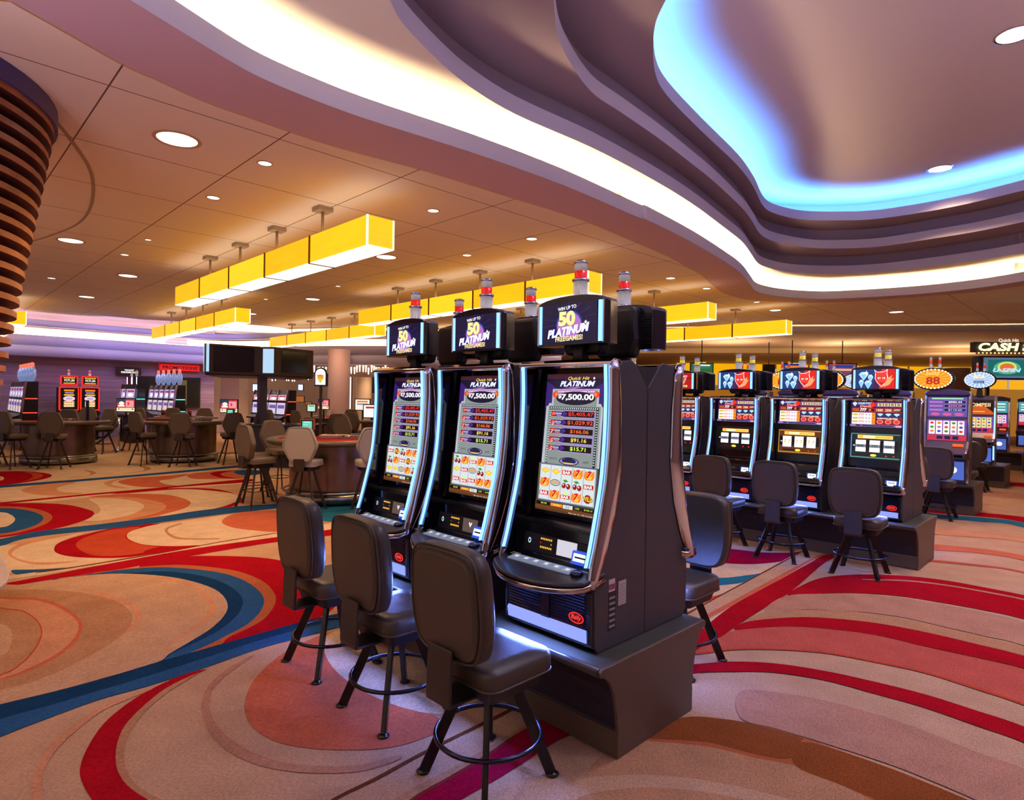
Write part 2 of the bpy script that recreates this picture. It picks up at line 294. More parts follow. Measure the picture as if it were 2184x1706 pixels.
# ---- right field
S('A', ZI, [(1900, 900), (2184, 905), (2400, 910), (2400, 960), (2184, 950), (1900, 930)])
S('R', ZI, [(1960, 1012), (2080, 1024), (2184, 1030), (2400, 1045), (2400, 1058), (2184, 1038), (2080, 1030), (1960, 1018)])
S('A', ZI, [(1980, 1040), (2184, 1052), (2400, 1075), (2400, 1090), (2184, 1064), (1980, 1050)])
S('R', ZI, [(1900, 1060), (2000, 1078), (2090, 1092), (2184, 1102), (2400, 1130), (2400, 1170), (2184, 1114), (2090, 1101), (1990, 1093), (1900, 1080)])
S('G', ZI, [(1900, 1082), (1995, 1096), (2090, 1103), (2184, 1115), (2400, 1170), (2400, 1190), (2184, 1124), (2090, 1112), (1995, 1104), (1900, 1092)])
S('Q', ZI, [(1990, 1125), (2090, 1134), (2184, 1144), (2400, 1180), (2400, 1200), (2184, 1156), (2090, 1146), (1990, 1138)])
S('S', ZI, [(1980, 1160), (2086, 1169), (2184, 1184), (2400, 1230), (2400, 1250), (2184, 1195), (2086, 1179), (1980, 1171)])
S('P', ZI, [(1950, 1190), (2086, 1203), (2184, 1218), (2400, 1270), (2400, 1285), (2184, 1222), (2086, 1207), (1950, 1194)])
S('P', ZI, [(1990, 972), (2100, 975), (2184, 978), (2300, 984), (2300, 989), (2184, 983), (2100, 980), (1990, 977)])
S('L', ZI, [(1470, 1290), (1560, 1235), (1680, 1180), (1760, 1165), (1700, 1230), (1600, 1290), (1500, 1350)])
S('L', ZI, [(1440, 1190), (1560, 1180), (1680, 1175), (1700, 1190), (1560, 1240), (1440, 1290)])
S('C', ZC, [(200, 190), (440, 196), (620, 215), (800, 218), (880, 210), (780, 262), (600, 285), (420, 282), (200, 260)])
S('G', ZC, [(280, 372), (420, 366), (540, 352), (660, 336), (600, 368), (500, 398), (380, 412), (280, 415)])
S('F', ZC, [(200, 490), (330, 478), (420, 455), (360, 490), (220, 530)])
S('T', ZC, [(100, 620), (340, 490), (600, 350), (850, 218), (1000, 218), (700, 390), (440, 540), (250, 640)])
S('D', ZC, [(100, 620), (340, 490), (600, 350), (840, 222), (850, 222), (610, 354), (345, 496), (110, 628)])
S('S', ZC, [(180, 650), (440, 510), (700, 370), (900, 262), (980, 228), (1000, 232), (900, 280), (700, 396), (440, 540), (200, 660)])
S('R', ZC, [(100, 800), (250, 690), (440, 540), (700, 396), (900, 285), (1000, 232), (1060, 240), (980, 292), (800, 448), (620, 560), (480, 650), (390, 715), (240, 815), (100, 900)])
S('R', ZC, [(880, 405), (1000, 364), (1200, 348), (1450, 354), (1700, 380), (1950, 424), (2184, 470), (2600, 560), (2600, 740), (2184, 612), (1950, 560), (1700, 515), (1450, 476), (1200, 458), (1000, 459), (780, 472)])
S('A', ZC, [(1250, 375), (1500, 382), (1750, 412), (2000, 455), (2184, 492), (2600, 590), (2600, 600), (2184, 500), (2000, 463), (1750, 419), (1500, 389), (1250, 380)])
S('A', ZC, [(760, 478), (1000, 462), (1200, 464), (1450, 484), (1700, 525), (1950, 574), (2184, 630), (2600, 760), (2600, 930), (2184, 770), (1950, 712), (1700, 655), (1450, 600), (1200, 568), (900, 555), (640, 572)])
S('M', ZC, [(620, 580), (760, 562), (980, 558), (1200, 570), (1500, 618), (1800, 682), (2184, 776), (2600, 900), (2600, 960), (2184, 832), (1900, 762), (1600, 692), (1300, 636), (1000, 606), (800, 604), (550, 626)])
S('R', ZC, [(540, 628), (800, 603), (1000, 605), (1300, 635), (1600, 690), (1900, 760), (2184, 830), (2600, 960), (2600, 1050), (2184, 905), (1900, 840), (1600, 775), (1300, 706), (1000, 668), (750, 656), (470, 678)])
S('P', ZC, [(460, 682), (750, 658), (1000, 670), (1300, 708), (1600, 778), (1900, 843), (2184, 910), (2600, 1060), (2600, 1300), (2184, 1125), (1900, 1030), (1600, 935), (1300, 870), (1000, 816), (700, 795), (450, 797), (220, 822), (300, 760), (390, 716)])
S('F', ZC, [(2184, 1112), (1900, 1017), (1600, 924), (1300, 860), (1000, 807), (700, 788), (450, 790), (240, 812), (220, 822), (450, 797), (700, 795), (1000, 816), (1300, 870), (1600, 935), (1900, 1030), (2184, 1125), (2600, 1300), (2600, 1285)])
S('R', ZC, [(100, 900), (235, 880), (450, 865), (700, 875), (1000, 920), (1300, 985), (1600, 1060), (1900, 1155), (2184, 1250), (2600, 1430), (2600, 1530), (2184, 1345), (1900, 1245), (1600, 1140), (1300, 1056), (1000, 976), (700, 930), (450, 925), (230, 932), (100, 950)])
S('A', ZC, [(500, 1040), (800, 1060), (1100, 1120), (1500, 1240), (1900, 1400), (2184, 1500), (2600, 1700), (2600, 1900), (2184, 1800), (1700, 1600), (1400, 1480), (1000, 1350), (700, 1260), (500, 1200)])
S('M', ZC, [(-400, 1500), (-100, 1340), (160, 1195), (600, 1240), (1100, 1395), (1650, 1600), (2000, 1780), (2000, 1960), (-400, 1960)])
S('O', ZC, [(-100, 1290), (160, 1197), (400, 1207), (600, 1242), (850, 1312), (1100, 1397), (1400, 1502), (1650, 1602), (1900, 1710), (2000, 1800), (1500, 1830), (1300, 1700), (1100, 1600), (850, 1490), (600, 1440), (300, 1370), (-100, 1330)])
S('K', ZC, [(-60, 1275), (160, 1197), (400, 1207), (600, 1242), (850, 1312), (860, 1340), (800, 1440), (600, 1420), (300, 1345), (-60, 1320)])
S('K', ZC, [(860, 1345), (1100, 1400), (1400, 1505), (1650, 1605), (1900, 1712), (1960, 1800), (1500, 1810), (1330, 1700), (1100, 1600), (820, 1480)])
S('T', ZC, [(-500, 1600), (-200, 1540), (100, 1548), (400, 1590), (700, 1660), (1000, 1760), (1200, 1960), (-500, 1960)])
S('M', ZC, [(-500, 1700), (-200, 1620), (100, 1620), (400, 1660), (700, 1740), (900, 1860), (900, 1960), (-500, 1960)])
fl = MB(); fl.box(-32, 26, -9, 48, -.09, -.03, CP['T'])
top = -.03
for k, (c, pts, sm) in enumerate(SH):
    pts = [p if p[1] > 868 else (p[0], 868) for p in pts]
    q = crom(pts, 5, True) if sm else pts
    P = [Zp(*p) for p in q]
    z = top+.00006*(k+1)
    P = [(x, y) for x, y in P if True]
    f = fl.poly([(x, y, z) for x, y in P], CP[c])
    if f:
        f.normal_update()
        if f.normal.z < 0: f.normal_flip()
floor = struct(fl.build('floor', recalc=False)); floor.location.z = .03-.00006*len(SH)-.0002
# ================================================================ CEILING
CZ = 4.5
def trace(pts, z): return [Zp(x, y, z) for x, y in crom(pts, 5)]
cA = [(278, 0), (372, 57.7), (487, 128), (560, 167), (660, 209), (780, 253), (1004, 324), (1197, 393), (1357, 461.5), (1380, 468.5), (1476, 516.5), (1553, 562.7), (1582, 584), (1599, 605), (1612.7, 620.4), (1649, 630), (1707, 635.8), (1780, 637), (1944, 628), (2085, 614), (2184, 599)]
cC = [(831, 0), (860, 51), (934, 128), (1004, 186), (1100, 243.6), (1261, 314), (1389, 381), (1476, 434), (1543.5, 484), (1582, 514.6), (1601, 539.6), (1612.7, 557), (1626, 566.5), (1659, 576), (1707, 582), (1780, 583.7), (1874, 580), (1991, 567), (2108, 551), (2184, 538)]
cD = [(1180.6, 0), (1188.6, 70.5), (1212.7, 128), (1261, 195.5), (1325, 240), (1405, 295), (1480, 352.6), (1514.6, 380), (1553, 414.6), (1587.7, 449), (1607, 476), (1618.5, 495.4), (1635.8, 508.8), (1668.5, 518.5), (1726, 528), (1780, 529.8), (1874, 526), (1991, 508.7), (2085, 493.4), (2184, 473)]
cE = [(1420, 0), (1398.6, 48), (1393, 102.6), (1398.6, 160), (1424, 205), (1494.6, 278), (1572, 351.6), (1606.6, 398), (1626, 436.6), (1649, 454), (1707, 467.5), (1784, 470), (1881, 465.6), (2035.5, 440.5), (2184, 405.7)]
def hole(c, z, close):
    t = trace(c, z); cl = crom([t[-1]]+close+[t[0]], 6)[1:-1]
    return t+cl
Z1, Z2, Z3, Z4 = 4.98, 5.43, 5.9, 6.52
tA = Zp(2184, 599, CZ); tA0 = Zp(278, 0, CZ)
hA = hole(cA, CZ, [(2.5, 19.5), (8, 16), (11, 8), (9, 0), (3, -5), (-3, -4), (-5.2, -.5)])
hC = hole(cC, Z1, [(2, 18), (7, 14.5), (9.6, 8), (8, 1), (3, -3), (-1.5, -2), (-4, .8)])
hD = hole(cD, Z2, [(1.8, 16.5), (6, 13), (8.4, 8), (7, 2.5), (3, -1), (0, -.5), (-3, 2)])
hE = hole(cE, Z3, [(1.6, 15), (4.6, 12), (6.5, 8), (5.6, 4), (3, 2), (.5, 1.8), (-1.6, 3)])
def offs(P, d):
    n = len(P); a = sum(P[i][0]*P[(i+1) % n][1]-P[(i+1) % n][0]*P[i][1] for i in range(n)); sg = 1 if a > 0 else -1; o = []
    for i in range(n):
        x0, y0 = P[i-2]; x1, y1 = P[(i+2) % n]; L = hypot(x1-x0, y1-y0) or 1
        o.append((P[i][0]+sg*d*(y1-y0)/L, P[i][1]-sg*d*(x1-x0)/L))
    return o
def inpoly(p, P):
    c = False; n = len(P)
    for i in range(n):
        a, b = P[i], P[(i+1) % n]
        if (a[1] > p[1]) != (b[1] > p[1]) and p[0] < (b[0]-a[0])*(p[1]-a[1])/(b[1]-a[1])+a[0]: c = not c
    return c
def slab(mb, outer, holes, z, m):
    loops = [outer]+holes; pts = [Vector(p) for L in loops for p in L]; ed = []; k = 0
    for L in loops:
        n = len(L); ed += [(k+i, k+(i+1) % n) for i in range(n)]; k += n
    vs, _, fs, _, _, _ = delaunay_2d_cdt(pts, ed, [], 0, 1e-5)
    V = {}
    for f in fs:
        c = (sum(vs[i].x for i in f)/len(f), sum(vs[i].y for i in f)/len(f))
        if not inpoly(c, outer) or any(inpoly(c, h) for h in holes): continue
        for i in f:
            if i not in V: V[i] = mb._v((vs[i].x, vs[i].y, z))
        mb.face([V[i] for i in f], m)
def band(mb, P, z0, z1, m, closed=True):
    n = len(P); A = [mb._v((x, y, z0)) for x, y in P]; B = [mb._v((x, y, z1)) for x, y in P]
    for i in range(n if closed else n-1): mb.face([A[i], A[(i+1) % n], B[(i+1) % n], B[i]], m, True)
def lip(mb, P, z, h, t, m):   # upstand with thickness t around the opening
    Q = offs(P, t); band(mb, P, z, z+h, m); band(mb, Q, z, z+h, m)
    n = len(P); A = [mb._v((x, y, z+h)) for x, y in P]; B = [mb._v((x, y, z+h)) for x, y in Q]
    for i in range(n): mb.face([A[i], A[(i+1) % n], B[(i+1) % n], B[i]], m)
def ring(mb, P, Q, z, m):
    n = len(P); A = [mb._v((x, y, z)) for x, y in P]; B = [mb._v((x, y, z)) for x, y in Q]
    for i in range(n): mb.face([A[i], A[(i+1) % n], B[(i+1) % n], B[i]], m)
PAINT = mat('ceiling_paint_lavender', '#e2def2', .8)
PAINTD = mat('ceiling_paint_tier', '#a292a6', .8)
PAINTW = mat('ceiling_paint_white', '#f6f2ee', .8)
# panelled main ceiling with dark joints on a 1.585 x 1.53 m grid
def ceilmat():
    m = bpy.data.materials.new('ceiling_panels'); m.use_nodes = True; nt = m.node_tree; b = nt.nodes['Principled BSDF']; L = nt.links.new
    b.inputs['Roughness'].default_value = .75
    tc = nt.nodes.new('ShaderNodeTexCoord'); sp = nt.nodes.new('ShaderNodeSeparateXYZ'); L(tc.outputs['Object'], sp.inputs[0])
    def mth(op, a, bb=None):
        n = nt.nodes.new('ShaderNodeMath'); n.operation = op
        for i, q in enumerate((a, bb)):
            if q is None: continue
            if isinstance(q, (int, float)): n.inputs[i].default_value = q
            else: L(q, n.inputs[i])
        return n.outputs[0]
    def line(o, off, per):
        f = mth('FRACT', mth('DIVIDE', mth('SUBTRACT', o, off), per)); d = mth('MINIMUM', f, mth('SUBTRACT', 1., f)); return mth('LESS_THAN', d, .007/per)
    g = mth('MAXIMUM', line(sp.outputs[0], -6.372-1.585*40, 1.585), line(sp.outputs[1], 1.24-1.533*20, 1.533))
    mx = nt.nodes.new('ShaderNodeMix'); mx.data_type = 'RGBA'; mx.inputs[6].default_value = lin('#f6e4da'); mx.inputs[7].default_value = lin('#6a4a44'); L(g, mx.inputs[0])
    n = nt.nodes.new('ShaderNodeTexNoise'); n.inputs['Scale'].default_value = .35; L(tc.outputs['Object'], n.inputs['Vector'])
    L(mx.outputs[2], b.inputs['Base Color']); return m
CEIL = ceilmat()
CEILB = mat('ceiling_border_band', '#d4b0c4', .8)
hB = [Zp(x, y, CZ) for x, y in crom([(19, 0), (140, 68), (260, 136), (333, 169), (440, 217), (560, 260), (617, 280), (740, 320), (895.6, 360.5), (1097, 423), (1246, 471), (1410, 540), (1457, 565), (1495, 586), (1520, 607), (1540, 623), (1572, 634), (1611, 640.5), (1697, 645), (1800, 644), (2014, 628), (2085, 622), (2184, 609.5)], 6)]
hBc = hB+crom([hB[-1], (3.2, 20.2), (8.8, 16.6), (11.8, 8), (9.6, -.6), (3, -5.8), (-3.6, -4.8), (-6.0, -.8), hB[0]], 6)[1:-1]
# second, smaller light cove over the far left of the room
h2 = crom([(-29.2, -4), (-26.2, 0), (-26.25, 2.5), (-26.3, 4.2), (-25.6, 6.6), (-24.3, 9.0), (-24.2, 10.6), (-25.0, 11.7), (-26.4, 12.3), (-27.6, 12.2), (-28.4, 10.5), (-28.9, 7), (-29.1, 3), (-29.4, 0)], 5, True)
FARY = 25.5; main_out = [(-30, -9), (26, -9), (26, 46), (12, 38), (3, 31), (-2.44, 26.2), (-5.58, 23.9), (-8.26, 21.9), (-12, 19.8), (-17, 18.2), (-24, 17.4), (-30, 17)]
mb = MB(); slab(mb, main_out, [hBc, h2], CZ, CEIL); slab(mb, hBc, [hA], CZ, CEILB)
struct(mb.build('ceiling'))
mb = MB(); gold = mat('brass_joint', '#b98a54', .4, .3, '#ff9a40', .12)
Q = offs(hBc, .014); ring(mb, [(x, y) for x, y in hBc], Q, CZ-.004, gold); struct(mb.build('trim_1'))
# tiers
mb = MB(); lip(mb, hA, CZ, .2, .04, PAINT); struct(mb.build('trim_2'))
wA = offs(hA, .42)
mb = MB(); ring(mb, hA, wA, CZ+.005, PAINTW); band(mb, wA, CZ, Z1, PAINTW); slab(mb, wA, [hC], Z1, PAINTW); struct(mb.build('ceiling_cove'))
mb = MB(); lip(mb, hC, Z1, .2, .04, PAINT); struct(mb.build('trim_3'))
wC = offs(hC, .12)
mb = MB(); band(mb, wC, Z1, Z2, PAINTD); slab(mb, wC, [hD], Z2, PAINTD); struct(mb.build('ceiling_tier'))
mb = MB(); lip(mb, hD, Z2, .2, .04, PAINT); struct(mb.build('trim_4'))
wD = offs(hD, .14)
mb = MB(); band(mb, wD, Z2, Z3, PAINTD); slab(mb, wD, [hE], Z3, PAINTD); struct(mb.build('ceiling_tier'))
mb = MB(); lip(mb, hE, Z3, .2, .04, PAINT); struct(mb.build('trim_5'))
wE = offs(hE, .95)
DOME = mat('dome_paint', '#eadfec', .85)
mb = MB(); ring(mb, hE, wE, Z3+.005, DOME); band(mb, wE, Z3, Z4, DOME); slab(mb, wE, [], Z4, DOME); struct(mb.build('ceiling_dome'))
# lamps hidden in the troughs
def strip(P, d0, d1, z, m, name, label):
    mb = MB(); A, B = offs(P, d0), offs(P, d1); ring(mb, A, B, z, m); o = mb.build(name); 
    me = o.data
    if me.polygons[0].normal.z < 0: me.flip_normals()
    return tag(o, label, 'light strip')
strip(hA, .16, .24, CZ+.10, emit('cove_lamp_warm', '#ffd9a0', 64), 'cove_light_strip', 'warm white lamp strip hidden behind the lowest lip of the big ceiling cove')
strip(hE, .2, .34, Z3+.06, emit('cove_lamp_blue', '#4f9dff', 55), 'cove_light_strip', 'blue lamp strip hidden behind the top lip of the ceiling dome')
# ---- far left cove
wh2 = offs(h2, .3)
mb = MB(); lip(mb, h2, CZ, .14, .04, PAINT); struct(mb.build('trim_6'))
mb = MB(); ring(mb, h2, wh2, CZ+.004, PAINTW); band(mb, wh2, CZ, 5.0, PAINTW); slab(mb, wh2, [], 5.0, PAINTW); struct(mb.build('ceiling_cove'))
strip(h2, .1, .2, CZ+.06, emit('cove_lamp_warm2', '#ffd9a0', 50), 'cove_light_strip', 'warm lamp strip hidden in the small oval ceiling cove at the back left')

# curved joint of the round ceiling field above the wooden column
cj = [Zp(x, y, CZ) for x, y in crom([(40, 205), (90, 240), (120, 265), (155, 310), (185, 355), (195, 395), (190, 440), (165, 475), (110, 500), (50, 518), (-40, 532)], 6)]
b = MB(); A = [b._v((x, y, CZ-.004)) for x, y in cj]; B = [b._v((x+.03, y+.035, CZ-.004)) for x, y in cj]
for i in range(len(cj)-1): b.face([A[i], A[i+1], B[i+1], B[i]], mat('round_joint', '#a8917c', .6))
struct(b.build('trim_17'))
# ================================================================ SLOT MACHINES
PITCH = .805
def prof_scale(pts, k): return [(y, .49+(z-.49)*k) for y, z in pts]
C_FRONT = [(.06, 1.985), (.066, 1.86), (.066, 1.754), (.057, 1.564), (.033, 1.359), (-.014, 1.168), (-.055, 1.019), (-.085, .93), (-.1, .875), (-.094, .84)]
C_BACK = [(-.05, .838), (-.02, .87), (.056, .999), (.132, 1.189), (.18, 1.427), (.172, 1.754), (.146, 1.957), (.115, 2.012), (.08, 2.015)]
BODY = [(0, .49), (-.03, .53), (-.035, .8), (-.02, .87), (.056, .999), (.132, 1.189), (.18, 1.427), (.172, 1.754), (.146, 1.957), (.115, 2.005), (.268, 2.016), (.300, 2.0), (.422, 1.87), (.424, .49)]
def lerpc(pts, z):   # y of the front curve at height z
    for (y0, z0), (y1, z1) in zip(pts, pts[1:]):
        if min(z0, z1) <= z <= max(z0, z1): return y0+(y1-y0)*((z-z0)/((z1-z0) or 1))
    return pts[0][0]
class Art:   # flat lit artwork on a tilted panel: u right, v down, both 0..1
    def __init__(s, mb, x0, x1, yt, zt, yb, zb):
        s.mb = mb; w = x1-x0; s.W = w; s.Hh = hypot(yt-yb, zt-zb); a = atan2(yb-yt, zt-zb)
        s.M = Matrix.Translation(((x0+x1)/2, (yt+yb)/2, (zt+zb)/2)) @ Matrix.Rotation(atan2(yb-yt, zt-zb)*1, 4, 'X')
        s.L = 0
    def X(s, u): return (u-.5)*s.W
    def Zz(s, v): return (.5-v)*s.Hh
    def lay(s): s.L += 1; return -.0006-.00007*s.L
    def on(s): s.mb.M = s.M
    def rect(s, u0, v0, u1, v1, m, y=None):
        s.on(); y = s.lay() if y is None else y
        s.mb.poly([(s.X(u0), y, s.Zz(v1)), (s.X(u1), y, s.Zz(v1)), (s.X(u1), y, s.Zz(v0)), (s.X(u0), y, s.Zz(v0))], m); return y
    def frame(s, u0, v0, u1, v1, m, m2, t=.01):
        s.rect(u0, v0, u1, v1, m); s.rect(u0+t, v0+t*s.W/s.Hh, u1-t, v1-t*s.W/s.Hh, m2)
    def poly(s, P, m, y=None):
        s.on(); y = s.lay() if y is None else y; s.mb.poly([(s.X(u), y, s.Zz(v)) for u, v in P], m)
    def ell(s, u, v, ru, rv, m, n=18): s.on(); s.mb.disc((s.X(u), s.lay(), s.Zz(v)), ru*s.W, rv*s.Hh, m, n)
    def txt(s, t, u, v, w, m, h=None, bold=.0, shear=0., rot=0., sh=None):
        s.on()
        if sh: s.mb.text(t, (s.X(u)+.004*s.W, s.lay(), s.Zz(v)-.004*s.W), 0, sh, w=w*s.W, bold=bold+.03, shear=shear, rot=rot, h=h and h*s.Hh)
        s.mb.text(t, (s.X(u), s.lay(), s.Zz(v)), 0, m, w=w*s.W, bold=bold, shear=shear, rot=rot, h=h and h*s.Hh)
    def done(s): s.mb.M = Matrix()
def star(cx, cy, r, q, n=5, a0=-pi/2, k=.45): return [(cx+(r if i % 2 == 0 else r*k)*cos(a0+pi*i/n), cy+q*(r if i % 2 == 0 else r*k)*sin(a0+pi*i/n)) for i in range(2*n)]
PUR = E('#3a1f78', .9); PUR2 = E('#5a2a96', .8); DPU = E('#1a0d38', .8); BRP = E('#4a2030', .8); LAV = E('#b49adf', .9); WHT = E('#ffffff', 1.15); YEL = E('#ffe06a', 1.1); GOLD = E('#ffcc33', 1.)
RED = E('#ff3020', 1.); ORG = E('#ff8a1e', 1.); LIM = E('#d8ff50', 1.1); BLK = E('#050308', .5); GRY = E('#9aa6a4', .8); LGR = E('#dce8ea', 1.); SIL = E('#c4ccd0', .9); GRN = E('#3cae3a', .8); DRD = E('#a81818', .8); PNK = E('#c67ad0', .9); BLU = E('#2a50d8', .9); NAV = E('#10205a', .8); BRN = E('#6a4420', .7); SHD = E('#101018', .3); CYN = E('#bfeaff', 1.05)
def symbol(a, k, u, v):
    w = .085; q = a.W/a.Hh
    if k == '7':
        a.poly([(u-w, v+.018), (u-w*.8, v-.03), (u-w*.3, v-.016), (u, v-.034), (u+w*.5, v-.02), (u+w*.9, v-.032), (u+w*.95, v+.01), (u+w*.7, v+.032), (u, v+.036), (u-w*.6, v+.034)], ORG)
        a.poly([(u-w*.5, v+.022), (u-w*.2, v), (u+w*.2, v+.01), (u+w*.55, v+.002), (u+w*.4, v+.03), (u-w*.2, v+.032)], GOLD)
        a.txt('7', u, v-.002, .085, E('#e01c08', 1.), h=.05, bold=.1, shear=.2, sh=E('#fff0a0', 1.1))
    elif k == '*':
        a.poly([(u-w, v-.012), (u-w*.45, v-.006), (u-w*.35, v-.022), (u-w*.1, v-.012), (u, v-.03), (u+w*.1, v-.012), (u+w*.35, v-.022), (u+w*.45, v-.006), (u+w, v-.012), (u+w*.6, v+.012), (u+w*.15, v+.016), (u, v+.03), (u-w*.15, v+.016), (u-w*.6, v+.012)], GOLD)
        a.ell(u, v, .03, .008, YEL, 10)
    elif k == 'c':
        a.ell(u-.035, v+.012, .036, .02, DRD, 12); a.ell(u+.04, v+.016, .036, .02, DRD, 12); a.ell(u-.045, v+.006, .01, .006, WHT, 8); a.ell(u+.03, v+.01, .01, .006, WHT, 8)
        a.poly([(u-.06, v-.026), (u+.0, v-.032), (u+.04, v-.018), (u-.02, v-.012)], GRN); a.poly([(u+.01, v-.02), (u+.02, v-.02), (u-.03, v+.0), (u-.036, v-.001)], GRN)
    elif k == 'B':
        a.frame(u-.08, v-.016, u+.08, v+.016, RED, DRD, .008); a.txt('BAR', u, v, .13, WHT, h=.022, bold=.05)
    elif k == 'T':
        a.frame(u-.08, v-.004, u+.08, v+.024, RED, DRD, .008); a.txt('BAR', u, v+.01, .13, WHT, h=.02, bold=.05); a.poly(star(u, v-.018, .035, q), LIM)
    elif k == 'Q':
        a.ell(u, v, .085, .024, SHD); a.ell(u, v, .078, .02, SIL); a.txt('QUICK', u, v-.003, .13, GOLD, h=.018, bold=.04, sh=RED)
    elif k == 'W':
        a.ell(u, v, .06, .03, DRD); a.txt('WILD', u, v, .16, GOLD, h=.034, bold=.06, sh=SHD)
def art_platinum(mb, x0, x1, yt, zt, yb, zb, reels):
    a = Art(mb, x0, x1, yt, zt, yb, zb); q = a.W/a.Hh
    a.rect(0, 0, 1, 1, DPU); a.rect(0, 0, 1, .035, BRP); a.poly([(0, .05), (.5, .2), (0, .26)], PUR); a.poly([(1, .05), (.5, .2), (1, .26)], PUR)
    for i in range(9):
        t = -pi*.95+i*pi*.9/8; a.poly([(.5, .17), (.5+.52*cos(t)-.006, .17+.155*sin(t)), (.5+.52*cos(t)+.006, .17+.155*sin(t)+.002)], PUR2)
    a.txt('Quick Hit', .55, .035, .36, YEL, h=.028, bold=.02, shear=.3, sh=SHD); a.poly(star(.8, .034, .022, q), WHT)
    a.txt('PLATINUM', .53, .072, .58, WHT, h=.04, bold=.05, shear=.3, sh=BLU)
    a.poly([(.3, .1), (.5, .098), (.68, .092), (.5, .108)], PNK)
    # marquee
    a.rect(.12, .11, .9, .235, SIL); a.rect(.15, .118, .87, .235, GRY); a.ell(.17, .15, .045, .022, RED); a.ell(.86, .15, .045, .022, RED); a.ell(.185, .15, .025, .014, ORG); a.ell(.845, .15, .025, .014, ORG)
    for i in range(5): a.ell(.27+.125*i, .128, .062, .014, PNK); a.txt('PLATINUM', .27+.125*i, .129, .11, WHT, h=.009, bold=.03, shear=.2)
    a.ell(.52, .178, .33, .05, SHD); a.ell(.52, .178, .31, .044, DPU)
    a.txt('$', .255, .165, .06, WHT, h=.035, bold=.04); a.txt('7,500.00', .55, .172, .54, WHT, h=.05, bold=.05, sh=E('#505060', .6))
    # silver body
    a.poly([(.02, .66), (.03, .24), (.06, .235), (.08, .215), (.12, .215), (.12, .235), (.9, .235), (.9, .215), (.94, .215), (.96, .235), (.98, .24), (.985, .66)], SIL)
    a.rect(.07, .235, .945, .66, GRY); a.rect(.1, .24, .915, .66, SHD); 
    for i in range(24): a.poly([(.11+i*.0335, .258), (.125+i*.0335, .258), (.135+i*.0335, .243), (.12+i*.0335, .243)], LGR)
    for i in range(22):
        for uu in (.104, .893): a.rect(uu, .268+i*.0176, uu+.018, .276+i*.0176, LGR)
    a.rect(.125, .262, .888, .66, GRY)
    for i, (n, amt, c) in enumerate((('9', '$5,405.47', RED), ('8', '$1,029.92', E('#ff5a20', 1.)), ('7', '$166.06', E('#ff6a20', 1.)), ('6', '$91.16', E('#ffe060', 1.1)), ('5', '$15.71', LIM))):
        v = .295+i*.062
        a.frame(.135, v-.022, .42, v+.02, SIL, DPU, .008); a.frame(.34, v-.029, .87, v+.026, LAV, BLK, .012); a.poly([(.34, v-.022), (.36, v-.022), (.42, v-.002), (.36, v+.018), (.34, v+.018)], PUR2)
        a.frame(.14, v-.02, .31, v+.018, DRD, DRD); a.txt(n, .175, v, .055, RED, h=.03, bold=.06, shear=.15, sh=WHT)
        a.ell(.27, v, .06, .017, BLU, 12); a.txt('Quick', .27, v-.004, .11, YEL, h=.013, bold=.04, shear=.2); a.rect(.24, v+.006, .31, v+.012, ORG)
        a.txt(amt, .64, v-.001, .05*len(amt)*.92-(.02 if len(amt) < 8 else .0), c, h=.031, bold=.03)
    a.txt('QUICK', .24, .622, .13, SHD, h=.016); a.txt('HIT', .79, .628, .09, SHD, h=.016)
    a.ell(.51, .632, .165, .029, SHD); a.ell(.51, .632, .15, .023, LAV); a.ell(.51, .629, .12, .02, NAV); a.txt('Quick Hit', .51, .626, .2, YEL, h=.016, bold=.04, shear=.2, sh=RED); a.rect(.42, .642, .6, .65, GOLD)
    # reels
    a.rect(.0, .66, 1, .935, E('#6a5420', .8)); a.rect(.02, .66, .98, .935, E('#5a6a90', .8)); a.rect(.035, .668, .965, .925, SIL)
    for i in range(5):
        u0 = .045+i*.184; a.rect(u0, .672, u0+.168, .92, LGR)
    for i in range(5):
        for j in range(3): symbol(a, reels[j][i], .129+i*.184, .712+j*.082)
    # meters
    a.rect(0, .935, 1, 1, BRN); a.rect(.02, .94, .26, .962, BLK); a.rect(.27, .94, .47, .962, ORG); a.rect(.48, .94, .64, .966, LGR); a.rect(.65, .94, .78, .964, BLK); a.rect(.79, .94, .98, .966, BLK)
    a.txt('$0.00', .15, .951, .1, LIM, h=.013); a.txt('WIN', .37, .951, .12, YEL, h=.012, bold=.04); a.txt('1c', .56, .952, .06, E('#5a9a30', .9), h=.02, bold=.03); a.txt('150', .715, .951, .07, LIM, h=.013); a.txt('$198.15', .89, .952, .13, LIM, h=.013)
    a.rect(.0, .968, 1, .985, E('#8a4a20', .7)); a.txt('Play Up To 150 Credits', .78, .991, .4, WHT, h=.009)
    a.done()
def art_topper50(a):
    a.rect(0, 0, 1, 1, E('#16123c', .8)); 
    for i in range(14):
        t = i*2*pi/14+.2; a.poly([(.5, .45), (.5+.5*cos(t)-.012, .45+.48*sin(t)), (.5+.5*cos(t)+.012, .45+.48*sin(t)+.02)], E('#35207a', .8))
    a.ell(.5, .55, .24, .36, E('#2a4ab8', .9)); a.ell(.5, .57, .22, .33, PNK)
    a.txt('WIN UP TO', .46, .12, .34, WHT, h=.09, bold=.04, rot=.08)
    a.txt('50', .46, .39, .31, E('#fff2a0', 1.1), h=.38, bold=.1, sh=E('#5a3a10', .6))
    a.txt('PLATINUM', .48, .7, .78, WHT, h=.22, bold=.08, shear=.3, rot=.1, sh=E('#3c3cff', .9))
    a.txt('FREEGAMES!', .5, .89, .5, E('#ffe9a0', 1.1), h=.13, bold=.05, rot=.03)
    a.poly(star(.8, .52, .03, 2), WHT)
